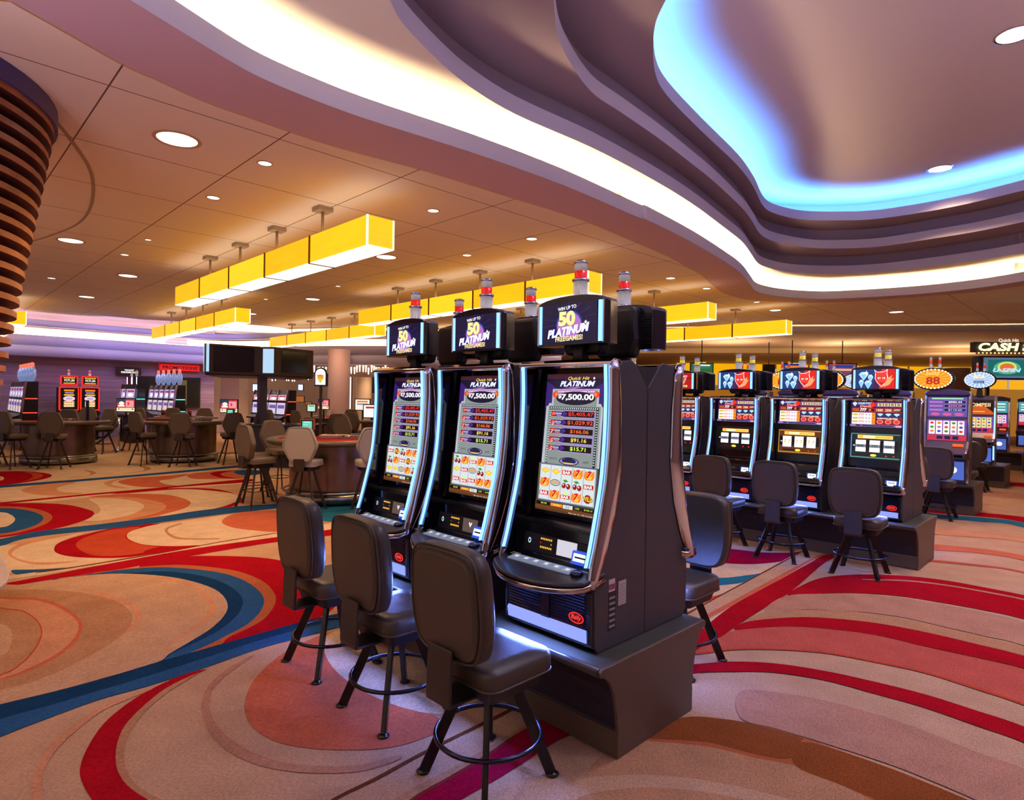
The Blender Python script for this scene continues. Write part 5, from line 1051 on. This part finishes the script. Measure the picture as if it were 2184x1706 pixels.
f3 = far_slot('slot machine with white lit tubes left of the bank under the red sign', (-25.2, 5.62, 0), .3, 'twin slot machines below the ticket sign', glow='#40ffc8', top='tube')
dup(f3, 'slot machine with white lit tubes, second below the ticket sign', (-25.9, 5.62, 0), .3)
f4 = far_slot('slot machine with green and pink screen, rightmost of the three by the pillar', (-20.2, 8.95, 0), .1, 'slot machines seen behind the black display post', top='none', H=1.95, c1='#e8b0b8', c2='#e0d0e8')
for i in range(3): dup(f4, 'slot machine with green and pink screen, %s by the display post' % ('second from the right', 'third from the right', 'leftmost')[i], (-20.2-.68*(i+1), 8.95, 0), .1)
# display kiosk with black screens
R = thing('display_kiosk', 'pole with a ring of large black wall screens above the gaming pit', 'display'); D0 = 15.2
def P3(x, y, D=D0): return Vector(Dp(x, y, D))
KF_ = mat('kiosk_frame', '#3a2c2c', .5); SCRN = mat('dark_screen', '#050406', .12, coat=.6)
def qpanel(par, x0, x1, D0_, D1_, z0, z1, m, nm, off=0, ins=0, th=.0):
    A, B_ = Vector(Dp(x0, 845, D0_)), Vector(Dp(x1, 845, D1_)); d = (B_-A).normalized(); nrm = Vector((d.y, -d.x, 0)).normalized()
    if nrm.dot(-A) < 0: nrm = -nrm
    b = MB(); o = nrm*off; i = -nrm*(th or .012); pts = [(A.x+d.x*ins, A.y+d.y*ins), (B_.x-d.x*ins, B_.y-d.y*ins)]
    ring_ = [(pts[0][0]+o.x, pts[0][1]+o.y), (pts[1][0]+o.x, pts[1][1]+o.y), (pts[1][0]+o.x+i.x, pts[1][1]+o.y+i.y), (pts[0][0]+o.x+i.x, pts[0][1]+o.y+i.y)]
    b.loft([[(x, y, z0) for x, y in ring_], [(x, y, z1) for x, y in ring_]], m, sm=False); return b.build(nm, par)
f = qpanel(R, 437, 556, 14.4, 15.2, 2.28, 2.98, KF_, 'screen_frame', th=.12); qpanel(f, 437, 556, 14.4, 15.2, 2.33, 2.93, SCRN, 'screen', .012, .17)
f = qpanel(R, 585, 667, 15.2, 16.3, 2.28, 2.98, KF_, 'screen_frame', th=.12); qpanel(f, 585, 667, 15.2, 16.3, 2.36, 2.90, SCRN, 'screen', .012, .22)
f = qpanel(R, 556, 586, 15.2, 15.2, 2.28, 2.98, KF_, 'corner_panel', th=.1); qpanel(f, 560, 583, 15.2, 15.2, 2.33, 2.93, emit('ice_panel', '#b8dcf8', 1.0), 'lit_panel', .012, .0)
f = qpanel(R, 433, 439, 14.6, 14.4, 2.32, 2.98, emit('ice_panel', '#b8dcf8', 1.0), 'lit_edge', th=.06)
p = Dp(559, 845, 15.5); b = MB(); b.box(p[0]-.09, p[0]+.09, p[1]-.09, p[1]+.09, 0.0, 2.9, mat('kiosk_post', '#3c3448', .4)); b.build('post', R)
b = MB(); A = [Dp(x, 845, D)[:2] for x, D in ((437, 14.5), (556, 15.25), (586, 15.3), (667, 16.4), (640, 18), (470, 17))]; b.loft([[(x, y, 2.24) for x, y in A], [(x, y, 2.29) for x, y in A]], KF_, sm=False); b.build('underside', R)
# dealer stand
p = Dp(615, 900, 15.4); R = thing('dealer_stand', 'dark dealer podium around the display post with papers on top', 'counter', (p[0], p[1], 0), radians(45.4))
b = MB(); b.box(-.95, .75, -.3, .5, 0.0, 1.02, mat('stand_dark', '#2a2430', .5)); b.build('body', R, bevel=.01); b = MB(); b.box(-1.0, .8, -.36, .55, 1.02, 1.07, BLACK); b.build('worktop', R, bevel=.008)
b = MB(); b.box(.05, .7, -.31, -.3, .72, .95, mat('drawer_grey', '#4a4654', .4)); b.box(.2, .36, -.315, -.31, .82, .85, BLACKM); b.build('drawer', R)
def tabletop(name, label, cat, px, py, D, fn): 
    p = Dp(px, py, D); z = 1.05; R = thing(name, label, cat, (p[0], p[1], z), radians(45.4)); fn(R); return R
def f_papers(R):
    b = MB(); b.box(-.14, .14, -.1, .1, .022, .03, mat('paper', '#d8cfc8', .8)); b.build('papers', R)
tabletop('paper_stack', 'loose papers on the dealer podium', 'papers', 590, 880, 15.3, f_papers)
def table_display(label, px, py, D, wpx, hpx, post=True):
    def fn(a):
        a.rect(0, 0, 1, 1, E('#c8303a', 1.)); a.rect(0, 0, .5, .3, E('#30405a', .9)); a.ell(.27, .35, .15, .16, E('#ffe8d0', 1.1)); a.rect(.08, .5, .44, .62, WHT); a.rect(.5, .12, .95, .66, E('#f0a0a8', 1.)); a.rect(.6, .25, .7, .5, RED); a.rect(0, .72, 1, 1, E('#f4ecc8', 1.05)); a.rect(.08, .78, .16, .86, NAV); a.rect(.84, .78, .94, .86, NAV)
        for i in range(8): a.rect(.24+i*.07, .78, .28+i*.07, .86, GOLD)
    R = put('table_display', label, 'screen', px, py, D, wpx, hpx, fn, frame=BLACKM, dep=.05, fr=.02, group='red and white game displays')
    b = MB(); z = R.location.z; b.cyl((0, .03, -hpx*D/CF/2), (0, .03, -(z-1.02)), .03, None, BLACKM, 8); b.build('post', R); return R
table_display('red and white game display left of the middle gaming table', 268, 864, 18.6, 38, 26)
table_display('red and white game display right of the middle gaming table', 488, 866, 17.2, 36, 26)
table_display('red and white game display behind the lit game sign', 690, 862, 19, 22, 20)
def rater(label, px, py, D, wpx, hpx):
    def fn(a): a.rect(0, 0, 1, 1, BLK); a.rect(.1, .12, .9, .88, E('#6ad8c0', .95)); a.rect(.25, .2, .75, .3, E('#c8fff0', 1.)); a.rect(.2, .5, .6, .56, E('#c8fff0', 1.))
    R = put('table_screen', label, 'screen', px, py, D, wpx, hpx, fn, frame=mat('copper_case', '#a05a48', .4), dep=.05, fr=.02, group='small green table screens')
    b = MB(); z = R.location.z; b.cyl((0, .06, -hpx*D/CF/2-.05), (0, .06, -(z-1.04)), .03, None, REDF, 8); b.build('stand', R)
rater('small green touch screen in a copper case on the front gaming table', 655, 905, 10.6, 26, 18); rater('small green screen on the middle gaming table', 491, 878, 16.9, 14, 10)
# lit game sign on a post
p = Dp(682, 845, 13.6); R = thing('game_sign', 'arched white lit game sign on a tall black post', 'sign', (p[0], p[1], 0), radians(45.4))
b = MB(); o = [(-.13, 2.0), (.15, 2.0), (.15, 2.28)]+[(.01+.14*cos(radians(t)), 2.28+.14*sin(radians(t))) for t in range(15, 180, 15)]+[(-.13, 2.28)]; b.prism(o, 0, .12, BLACK, axis='y'); b.build('housing', R, bevel=.015)
b = MB(); b.poly([(.01+(x-.01)*.8, -.003, 2.21+(z-2.21)*.85) for x, z in o], E('#fff0ff', 1.2)); b.disc((.01, -.005, 2.2), .07, .06, E('#f0a030', 1.), 14); b.poly([(-.06, -.006, 2.17), (.08, -.006, 2.17), (.01, -.006, 2.06)], E('#d8d040', 1.)); b.text('BONUS', (.01, -.007, 2.24), 0, RED, w=.15, bold=.05); b.build('face', R, recalc=False)
b = MB(); b.box(-.02, .03, .03, .09, .0, 2.02, mat('sign_post', '#3a2a22', .4)); b.build('post', R)
b = MB(); b.cyl((.005, .06, 0), (.005, .06, .03), .16, None, BLACKM, 16); b.build('base', R)
# small props on the gaming tables
def tray(label, px, py, D, rz, w=.5, dp_=.3):
    p = Dp(px, py, D); R = thing('card_tray', label, 'tray', (p[0], p[1], 1.045), rz); b = MB(); b.box(-w/2, w/2, -dp_/2, dp_/2, 0, .05, mat('tray_grey', '#8a8078', .45)); b.build('tray', R, bevel=.006); b = MB(); b.box(-w/2+.02, w/2-.02, -dp_/2+.02, dp_/2-.02, .05, .056, mat('tray_cover', '#b8a89c', .4)); b.build('lid', R)
tray('flat grey card tray on the right of the front gaming table felt', 713, 937, 10.9, .9)
tray('pale card tray on the right of the middle gaming table', 445, 896, 18.3, 1.2)
for px, l in ((348, 'left'), (404, 'right')):
    p = Dp(px, 885, 19.3); b = MB(); b.lathe([(0, 0), (.055, 0), (.065, .2), (.06, .2), (.05, .01)], (0, 0, 0), mat('red_cup', '#6a0c12', .3), 14); o = b.build('cup'); o.location = (p[0], p[1], 1.06); tag(o, 'dark red cup on the far table felt, '+l+' one', 'cup')
# velvet rope
R = thing('rope_barrier', 'black velvet rope sagging between the left and middle gaming tables', 'rope barrier')
a0, a1, a2 = Dp(182, 905, 17.5), Dp(240, 905, 18.5), Dp(300, 900, 20)
for s, e, sg in (((Dp(160, 930, 17.6)), Dp(230, 925, 18.4), .28), (Dp(178, 905, 17.8), Dp(258, 890, 19.5), .5)):
    b = MB(); pts = []
    for i in range(15):
        t = i/14; pts.append((s[0]+(e[0]-s[0])*t, s[1]+(e[1]-s[1])*t, s[2]+(e[2]-s[2])*t-4*sg*t*(1-t)))
    b.tube(pts, .028, mat('velvet_black', '#0c080e', .8), 8); b.build('rope', R)
p = Dp(254, 900, 18.9); b = MB(); b.cyl((p[0], p[1], .02), (p[0], p[1], 1.02), .03, None, CHROME, 10); b.cyl((p[0], p[1], 0.0), (p[0], p[1], .03), .16, None, CHROME, 16); b.build('post', R)
p = Dp(186, 900, 17.7); b = MB(); b.box(p[0]-.07, p[0]+.07, p[1]-.03, p[1]+.03, 0.0, 1.55, mat('sign_stand_blue', '#1c1c50', .4)); o = b.build('sign_stand'); tag(o, 'narrow dark blue upright panel between the left table and the rope', 'stand')
# hanging light rods
random.seed(3)
RODM = emit('rod_glow', '#fff2d0', 2.2)
def rods(n, x0, x1, D, zt, h, label, r=.035):
    first = None
    for i in range(n):
        px = x0+(x1-x0)*(i+random.uniform(-.3, .3)+.5)/n; d = (25.4-.8*(px-640)/180 if D == 0 else D)+random.uniform(-.12, .12); p = Dp(px, 800, d); dz = random.choice((0, 0, .02, .08, .1))
        if first is None:
            b = MB(); b.cyl((0, 0, -h), (0, 0, 0), r*.6, r, RODM, 8); b.cyl((0, 0, 0), (0, 0, .1), .006, None, BRZ, 5); first = b.build('light_rod'); o = first
        else: o = first.copy(); COL.objects.link(o)
        o.location = (p[0], p[1], zt-dz); tag(o, label, 'pendant light', label)
rods(27, 668, 830, 0, 3.04, .27, 'small glowing glass rod in the row hanging left of the front machines')
rods(14, 566, 660, 25.85, 2.58, .12, 'tiny glowing rod in the row seen under the black screens', .03)
seg('trim_16', 560, 25.6, 845, 25.6, 2.6, 3.04, BROWNW, .4)
# further small screens on the left
def simple(*c):
    def fn(a):
        a.rect(0, 0, 1, 1, c[0]); 
        for i, q in enumerate(c[1:]): a.rect(.12, .12+.25*i, .88, .28+.25*i, q)
    return fn
put('wall_screen', 'bright white wall screen left of the display post', 'screen', 545, 827, 30, 12, 15, simple(E('#d8e0ff', 1.3)))
put('wall_screen', 'bright white wall screen right of the three machines', 'screen', 641, 826, 31.5, 10, 12, simple(E('#e0e4ff', 1.2)))
put('game_display', 'white and orange display on a stand behind the right-hand table', 'screen', 773, 863, 20.5, 30, 22, simple(E('#f8e8d8', 1.1), ORG, E('#90a0c0', .9)), post=True)
put('game_display', 'white display with red heading beside the first slot machine', 'screen', 792, 877, 18.5, 32, 26, simple(E('#fffaf0', 1.2), E('#d02030', 1.)), post=True)
put('game_display', 'pale green display behind the dealer stand', 'screen', 664, 870, 20, 16, 14, simple(E('#c8e8d8', 1.), GRN), post=True)
put('curtain_panel', 'dark gathered curtain hanging beside the first slot machine', 'curtain', 803, 815, 29, 16, 44, simple(E('#2a201c', .5)))
put('vertical_sign', 'tall thin white lit strip beside the rose pillar', 'sign', 747, 838, 27, 4, 70, simple(E('#fff4ee', 1.1)))
for px, py, D, w, h, c, l in ((640, 851, 31.6, 16, 12, '#b86a30', 'orange notice board left of the game sign'), (658, 861, 31.8, 12, 6, '#c06a28', 'orange shelf display below the notice board')):
    put('notice_board', l, 'board', px, py, D, w, h, simple(E(c, .8)))
# ================================================================ RIGHT SIDE: further banks
def a_purple(a):
    a.rect(0, 0, 1, 1, E('#6a58b0', .9)); a.rect(.1, .03, .9, .11, E('#a8e0c0', 1.)); 
    for i, (t, c) in enumerate((('$583.44', WHT), ('$350.29', E('#ff80b0', 1.)), ('$110.60', E('#c0d0ff', 1.)))): a.frame(.42, .17+i*.2, .97, .33+i*.2, LAV, NAV, .008); a.txt(t, .7, .25+i*.2, .34, c, h=.1, bold=.04); a.rect(.04, .2+i*.2, .38, .3+i*.2, PNK)
    for i in range(3): a.ell(.2+i*.3, .87, .12, .08, E('#e060a0', 1.))
def a_reel5(a, bg='#fff0e8'):
    a.rect(0, 0, 1, 1, E('#8050b0', .9)); 
    for i in range(5):
        a.rect(.04+i*.185, .05, .2+i*.185, .7, E(bg, 1.1))
        for j in range(3): a.ell(.12+i*.185, .16+j*.2, .05, .06, [RED, GRN, ORG, PNK, BLU][(i*2+j) % 5], 8)
    a.rect(0, .74, 1, 1, E('#d03048', 1.)); 
    for i in range(3): a.rect(.25+i*.2, .78, .4+i*.2, .94, NAV)
def upright(label, loc, group, W=.64, artA=a_purple, artB=a_reel5, led=False, hood=True, txt=None):
    R = thing('slot_machine', label, 'slot machine', loc, 0, group); h = W/2
    b = MB(); b.prism([(0, .49), (-.02, .9), (-.16, .93), (-.16, 1.0), (-.02, 1.08), (.06, 1.2), (.1, 1.9), (.12, 1.98), (.16, 2.02), (.424, 2.02), (.424, .49)], -h+.02, h-.02, mat('grey_cabinet', '#5a5468', .35, .4)); b.build('cabinet', R, bevel=.01)
    for s in (-1, 1):
        b = MB(); b.prism([(-.03, .5), (-.05, .9), (-.18, .92), (-.18, 1.01), (-.05, 1.08), (.03, 1.2), (.07, 1.9), (.11, 2.03), (.2, 2.03), (.15, 1.9), (.1, 1.2), (.02, 1.05), (.02, .5)], s*h, s*(h-.03), CHROME); b.build('side_frame', R, bevel=.004)
        if led: b = MB(); b.prism([(-.055, .6), (-.055, .95), (.02, 1.25), (.06, 1.75), (.07, 1.75), (.03, 1.25), (-.04, .6)], s*(h-.002), s*(h-.03), LED); b.build('led_strip', R)
    if hood: b = MB(); b.prism([(-h+.01, 1.97)]+[(h*.98*cos(radians(t)), 1.98+.09*sin(radians(t))) for t in range(180, -1, -15)]+[(h-.01, 1.97)], .06, .3, mat('hood_violet', '#4a4080', .3), axis='y'); Hd = b.build('hood', R); 
    def sc_(nm, yt, zt, yb, zb, fn): b = MB(); a = Art(b, -h+.045, h-.045, yt, zt, yb, zb); fn(a); a.done(); b.build(nm, R, recalc=False)
    sc_('upper_screen', .088, 1.93, .074, 1.6, artA); sc_('lower_screen', .07, 1.55, .05, 1.2, artB)
    b = MB(); b.box(.1, .24, -.02, .02, 1.11, 1.15, E('#ff5a20', 1.6)); b.box(.1, .26, -.175, -.16, .94, .98, BLACK); b.build('ticket_slot', R)
    b = MB(); b.box(-h+.06, h-.06, -.026, -.018, .56, .86, mat('belly_glass', '#2a3a8a', .2, 0, '#7090ff', .5)); b.disc((.1, -.028, .72), .07, .06, E('#f8f8ff', 1.2), 12); b.build('belly_panel', R)
    return R
def oval(parent, z, w, h, bg, art, dx=0.):
    n0 = len(bpy.data.objects); old = set(bpy.data.objects)
    b = MB(); ol = lambda k, dz=0: [(w*k*cos(2*pi*i/32), h*k*sin(2*pi*i/32)+z) for i in range(32)]
    b.loft([[(x, .16, zz) for x, zz in ol(.8)], [(x, .12, zz) for x, zz in ol(1)], [(x, .06, zz) for x, zz in ol(1.02)], [(x, .04, zz) for x, zz in ol(.97)]], BLACK); b.prism([(-.06, 2.0), (.06, 2.0), (.04, z-h*.9), (-.04, z-h*.9)], .08, .14, BLACKM, axis='y'); T = b.build('oval_topper', parent)
    b = MB(); b.disc((0, .037, z), w*.9, h*.88, E(bg, 1.), 32)
    for i in range(30):
        t = 2*pi*i/30; b.disc((w*.88*cos(t), .034, z+h*.84*sin(t)), .014, .014, E('#fff8e8', 1.6), 6)
    for i in range(16):
        t = 2*pi*i/16; b.poly([(w*.2*cos(t), .0355, z+h*.2*sin(t)), (w*.78*cos(t-.05), .0355, z+h*.74*sin(t-.05)), (w*.78*cos(t+.05), .0355, z+h*.74*sin(t+.05))], E('#ffffff' if bg != '#ff9a18' else '#ffc840', 1.1))
    art(b, z); b.build('oval_face', T, recalc=False)
    for s in (-.03, .05):
        candle(T, s*1.6, .12, z+h-.03, True, .55)
    T.location.x = dx
def a88(b, z): b.text('Lucky', (0, .032, z+.09), 0, E('#ffe080', 1.1), w=.2, bold=.03, shear=.2); b.text('88', (0, .032, z-.03), 0, E('#c8281c', 1.), w=.2, bold=.04, h=.13)
def amega(b, z): b.text('MEGA', (0, .032, z+.07), 0, E('#ffe9a0', 1.2), w=.2, bold=.06, h=.08); b.text('POWER', (0, .032, z-.05), 0, NAV, w=.2, bold=.06, h=.06)
Y3, Y4, Y5 = 12.417, 17.035, 22.1
plinth('machine_plinth', 'dark base under the purple jackpot machine at the right', -6.8, -1.79, Y3)
plinth('machine_plinth', 'dark base under the orange volcano machine at the right', -6.8, -1.93, Y4)
plinth('machine_plinth', 'dark base of the farthest right machine row', -6.8, -2.14, Y5)
u3 = upright('purple and chrome slot machine with three jackpot amounts, under the orange oval', (-2.2, Y3, 0), 'slot machines of the third row'); oval(u3, 2.24, .3, .19, '#ff9a18', a88, -.2)
b = MB(); b.text('ARISTO', (0, .055, 2.03), 0, SHD, w=.3, bold=.03) if 0 else None
for i, l in enumerate(('green lit rounded machine top seen between the two nearest right toppers', 'green and blue machine top seen left of the second diamond topper', 'orange and green machine top behind the third diamond topper', 'machine top at the far left of the third row')):
    dup(u3, l, (-2.2-.84*(i+1), Y3, 0), 0)
def a_pomp(a): a.rect(0, 0, 1, 1, E('#180804', .7)); a.poly([(0, .9), (.3, .5), (.45, .35), (.7, .45), (1, .85), (1, 1), (0, 1)], E('#d85a10', 1.)); a.txt('POMPEII', .5, .35, .8, E('#ffd8a0', 1.1), h=.25, bold=.04); a.rect(.1, .78, .7, .84, GOLD)
u4 = upright('black and orange volcano slot machine with a blue-lit edge', (-2.42, Y4, 0), 'slot machines of the fourth row', .6, a_pomp, lambda a: a_reel5(a, '#e8e090'), True, False); oval(u4, 2.37, .3, .2, '#a8c8f8', amega)
dup(u4, 'second machine in the fourth row with a white oval topper, left of the orange oval', (-4.95, Y4, 0), 0)
def a_teal(a): a.rect(0, 0, 1, 1, E('#50a8b0', .9)); a.rect(.1, .2, .9, .3, WHT); a.rect(.1, .45, .9, .55, E('#c0f0e0', 1.)); a.rect(.1, .7, .9, .8, WHT)
u5 = upright('teal screened machine in the farthest right row', (-2.75, Y5, 0), 'slot machines of the fifth row', .62, a_teal, lambda a: a_reel5(a, '#f8d8e8'), False, True)
dup(u5, 'machine right at the picture edge in the farthest right row', (-2.3, Y5+3.2, 0), 0)
# cash spin overhead sign
p = Dp(2140, 790, 16.3); R = thing('overhead_sign', 'big overhead sign with glowing cash spin lettering at the right edge', 'sign', (p[0], p[1], 0), radians(45.4)-.1)
zc = 2.70; b = MB(); b.box(-.62, .95, 0, .3, zc-.2, zc+.42, mat('sign_box', '#2a2430', .4)); b.build('cabinet', R, bevel=.02)
b = MB(); a = Art(b, -.5, .9, -.004, zc+.38, -.004, zc-.16); a.rect(0, 0, 1, 1, E('#6a80a8', .7)); a.rect(.08, .1, .8, .9, E('#1c6e6a', .9)); a.ell(.42, .5, .24, .32, E('#5ab8a0', .9)); a.ell(.42, .46, .17, .26, E('#d8e860', 1.)); a.ell(.42, .48, .13, .2, E('#e87040', 1.)); a.txt('U-SPIN', .42, .62, .5, CYN, h=.2, bold=.06, shear=.25); a.done(); b.build('screen', R, recalc=False)
b = MB(); b.text('CASH SPIN', (.3, -.03, zc+.66), 0, E('#fff2b8', 1.5), w=1.9, bold=.08, shear=.15, h=.22); b.text('Quick Hit', (.1, -.03, zc+.83), 0, E('#ffe9d0', 1.2), w=.5, bold=.03); b.build('lettering', R, recalc=False)
b = MB(); b.box(-.66, 1.2, .0, .06, zc+.47, zc+.53, BRZ)
for i in range(18): b.disc((-.62+i*.1, -.004, zc+.5), .022, .022, E('#ffd070', 2.), 8)
b.build('bulb_row', R); b = MB(); b.box(-.72, 1.2, .02, .2, zc+.53, zc+.8, mat('sign_back', '#3a2a30', .5)); b.build('backing', R)
b = MB(); b.cyl((-.3, .15, 0), (-.3, .15, zc-.18), .05, None, BLACKM, 10); b.cyl((.7, .15, 0), (.7, .15, zc-.18), .05, None, BLACKM, 10); b.build('posts', R)
# hanging televisions
def tv(label, px, py, D, w, h, *c): put('television', label, 'television', px, py, D, w, h, simple(*c), frame=BLACK, dep=.06, fr=.04, mount=1.1, group='televisions hung over the far machines')
tv('green sports television over the fourth diamond machine', 1497, 785, 24, 46, 20, E('#2a6a44', .9), E('#e8f0e8', 1.), E('#3a8a50', .9))
tv('blue television with an orange star between the second and third toppers', 1690, 790, 24, 40, 26, E('#2048a0', .9), E('#ff7a30', 1.), E('#2050b0', .9))
tv('red and blue television left of the near right topper', 1797, 790, 24, 58, 28, E('#80486a', .9), E('#3040a0', .9), E('#e8b090', 1.))
tv('black television turned side-on over the third topper', 1640, 790, 25, 22, 22, E('#08060a', .4))
put('video_wall', 'bright busy video wall seen between the middle and nearest toppers', 'screen', 1078, 748, 31, 70, 52, simple(E('#b8c8e8', 1.), E('#e8a0b0', 1.), E('#ffffff', 1.2)))
put('lit_panel', 'small pale blue lit panel seen under the middle topper', 'screen', 1006, 773, 31, 10, 14, simple(E('#a8d8ff', 1.)))
# ================================================================ WOODEN LOUVRE DRUM at the left edge
WOOD = mat('slat_wood', '#a8623a', .4, noise=.35, nscale=5); WOODU = mat('slat_wood_shaded', '#5a2a22', .5)  # second wood is a darker copy, shade of undersides and inner faces painted in
R = thing('louvered_column', 'flared column of stacked curved wooden slats at the left edge', 'column')
def sup(cx, cy, a, b_, n=2.6, k=56): return [(cx+a*copysign(abs(cos(t))**(2/n), cos(t)), cy+b_*copysign(abs(sin(t))**(2/n), sin(t))) for t in [2*pi*i/k for i in range(k)]]
LCX, LCY = -7.7, -.6
RS = .15
def lshape(z, g=0):
    r = 1.63-RS*(4.35-z)+g; return sup(LCX, LCY, r, r, 2)
zz = 4.28; i = 0
while zz > 1.3:
    b = MB(); o = lshape(zz); inn = lshape(zz, -.42); th = .055
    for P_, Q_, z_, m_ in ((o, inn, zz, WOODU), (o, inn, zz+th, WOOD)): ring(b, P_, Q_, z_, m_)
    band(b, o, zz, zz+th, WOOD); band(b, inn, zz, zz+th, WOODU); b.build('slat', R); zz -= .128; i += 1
b = MB(); band(b, lshape(4.35, .02), 4.335, 4.499, mat('drum_purple', '#4a3a7a', .5)); band(b, lshape(4.35, -.5), 4.3, 4.499, BLACKM); ring(b, lshape(4.35, .02), lshape(4.35, -.5), 4.335, mat('drum_purple', '#4a3a7a', .5)); b.build('crown', R)
for k in range(10):
    t = 2*pi*k/10+.3; b = MB(); P_ = [(LCX+1.3*cos(t), LCY+1.3*sin(t), 4.4), (LCX+(1.3-RS*3.1)*cos(t), LCY+(1.3-RS*3.1)*sin(t), 1.3)]; b.cyl(P_[0], P_[1], .03, None, mat('rib_cream', '#b8a890', .5), 6); b.build('rib', R)
b = MB(); band(b, sup(LCX, LCY, .7, .7, 2), .23, 4.4, mat('core_dark', '#161214', .7)); b.build('core', R)
pc = sup(-7.9, .0-.42, 1.62, 1.12, 2.3); b = MB(); 
ped = thing('stone_ledge', 'rounded pale stone ledge at the lower left edge', 'ledge')
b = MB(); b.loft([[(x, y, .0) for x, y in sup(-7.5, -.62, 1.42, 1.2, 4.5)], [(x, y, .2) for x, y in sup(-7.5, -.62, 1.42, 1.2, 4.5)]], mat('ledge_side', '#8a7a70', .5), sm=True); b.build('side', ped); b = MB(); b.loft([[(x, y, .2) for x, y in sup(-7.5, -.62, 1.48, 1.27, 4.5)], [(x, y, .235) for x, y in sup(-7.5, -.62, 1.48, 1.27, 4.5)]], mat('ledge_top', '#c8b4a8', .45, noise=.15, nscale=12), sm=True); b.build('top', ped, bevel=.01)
w = bpy.data.worlds.new('world'); SC.world = w; w.use_nodes = True; w.node_tree.nodes['Background'].inputs[0].default_value = (.68, .56, .58, 1); w.node_tree.nodes['Background'].inputs[1].default_value = .6
def area(loc, power, col, size, rot=(0, 0, 0)):
    l = bpy.data.lights.new('fill_light', 'AREA'); l.energy = power; l.color = lin(col)[:3]; l.size = size  # fill light added for brightness, no fixture in the room
    o = bpy.data.objects.new('fill_light', l); COL.objects.link(o); o.location = loc; o.rotation_euler = rot; return o

for y in (-2, 2, 5.5, 8.5): area((-25.6, y, 4.2), 34, '#b4a8f4', 1.2, (0, radians(62), 0))  # added lavender fill aimed at the left soffit and wall
for x, y, D, p_ in ((480, 0, 26, 90), (600, 0, 28, 120), (720, 0, 22.5, 90), (800, 0, 26, 110), (1000, 0, 26, 100)):
    q = Dp(x, 800, D); spot((q[0], q[1], 4.3 if D < 25 else 2.95), p_*2.2, '#ffd2a8', 140, .9, None, .2)  # added fill spots that brighten the back walls, no fixtures
for x in (1500, 1700, 1900, 2100): q = Dp(x, 800, 25); spot((q[0], q[1], 4.1), 260, '#ffd2a0', 140, .9, None, .2)
# unseen fill lights added behind and beside the camera to brighten ceiling and dome
area((-2.5, -2.5, 2.4), 190, '#dccfe8', 2.0, (pi, radians(-12), 0)); area((-7.5, -3.2, 2.6), 170, '#ecd8d8', 2.0, (pi, 0, 0)); area((3.8, 5.0, 3.4), 330, '#e4d0d8', 2.0, (pi, radians(8), 0)); area((1.5, 1.0, 3.2), 160, '#d8ccf0', 2.0, (pi, 0, 0))
for x, D in ((1560, 25), (1800, 25), (2050, 26), (1300, 26)): q = Dp(x, 800, D); area((q[0], q[1], 2.9), 85, '#ffd6a6', 1.5, (pi, 0, 0))  # added up-facing fill for the dark rear ceiling
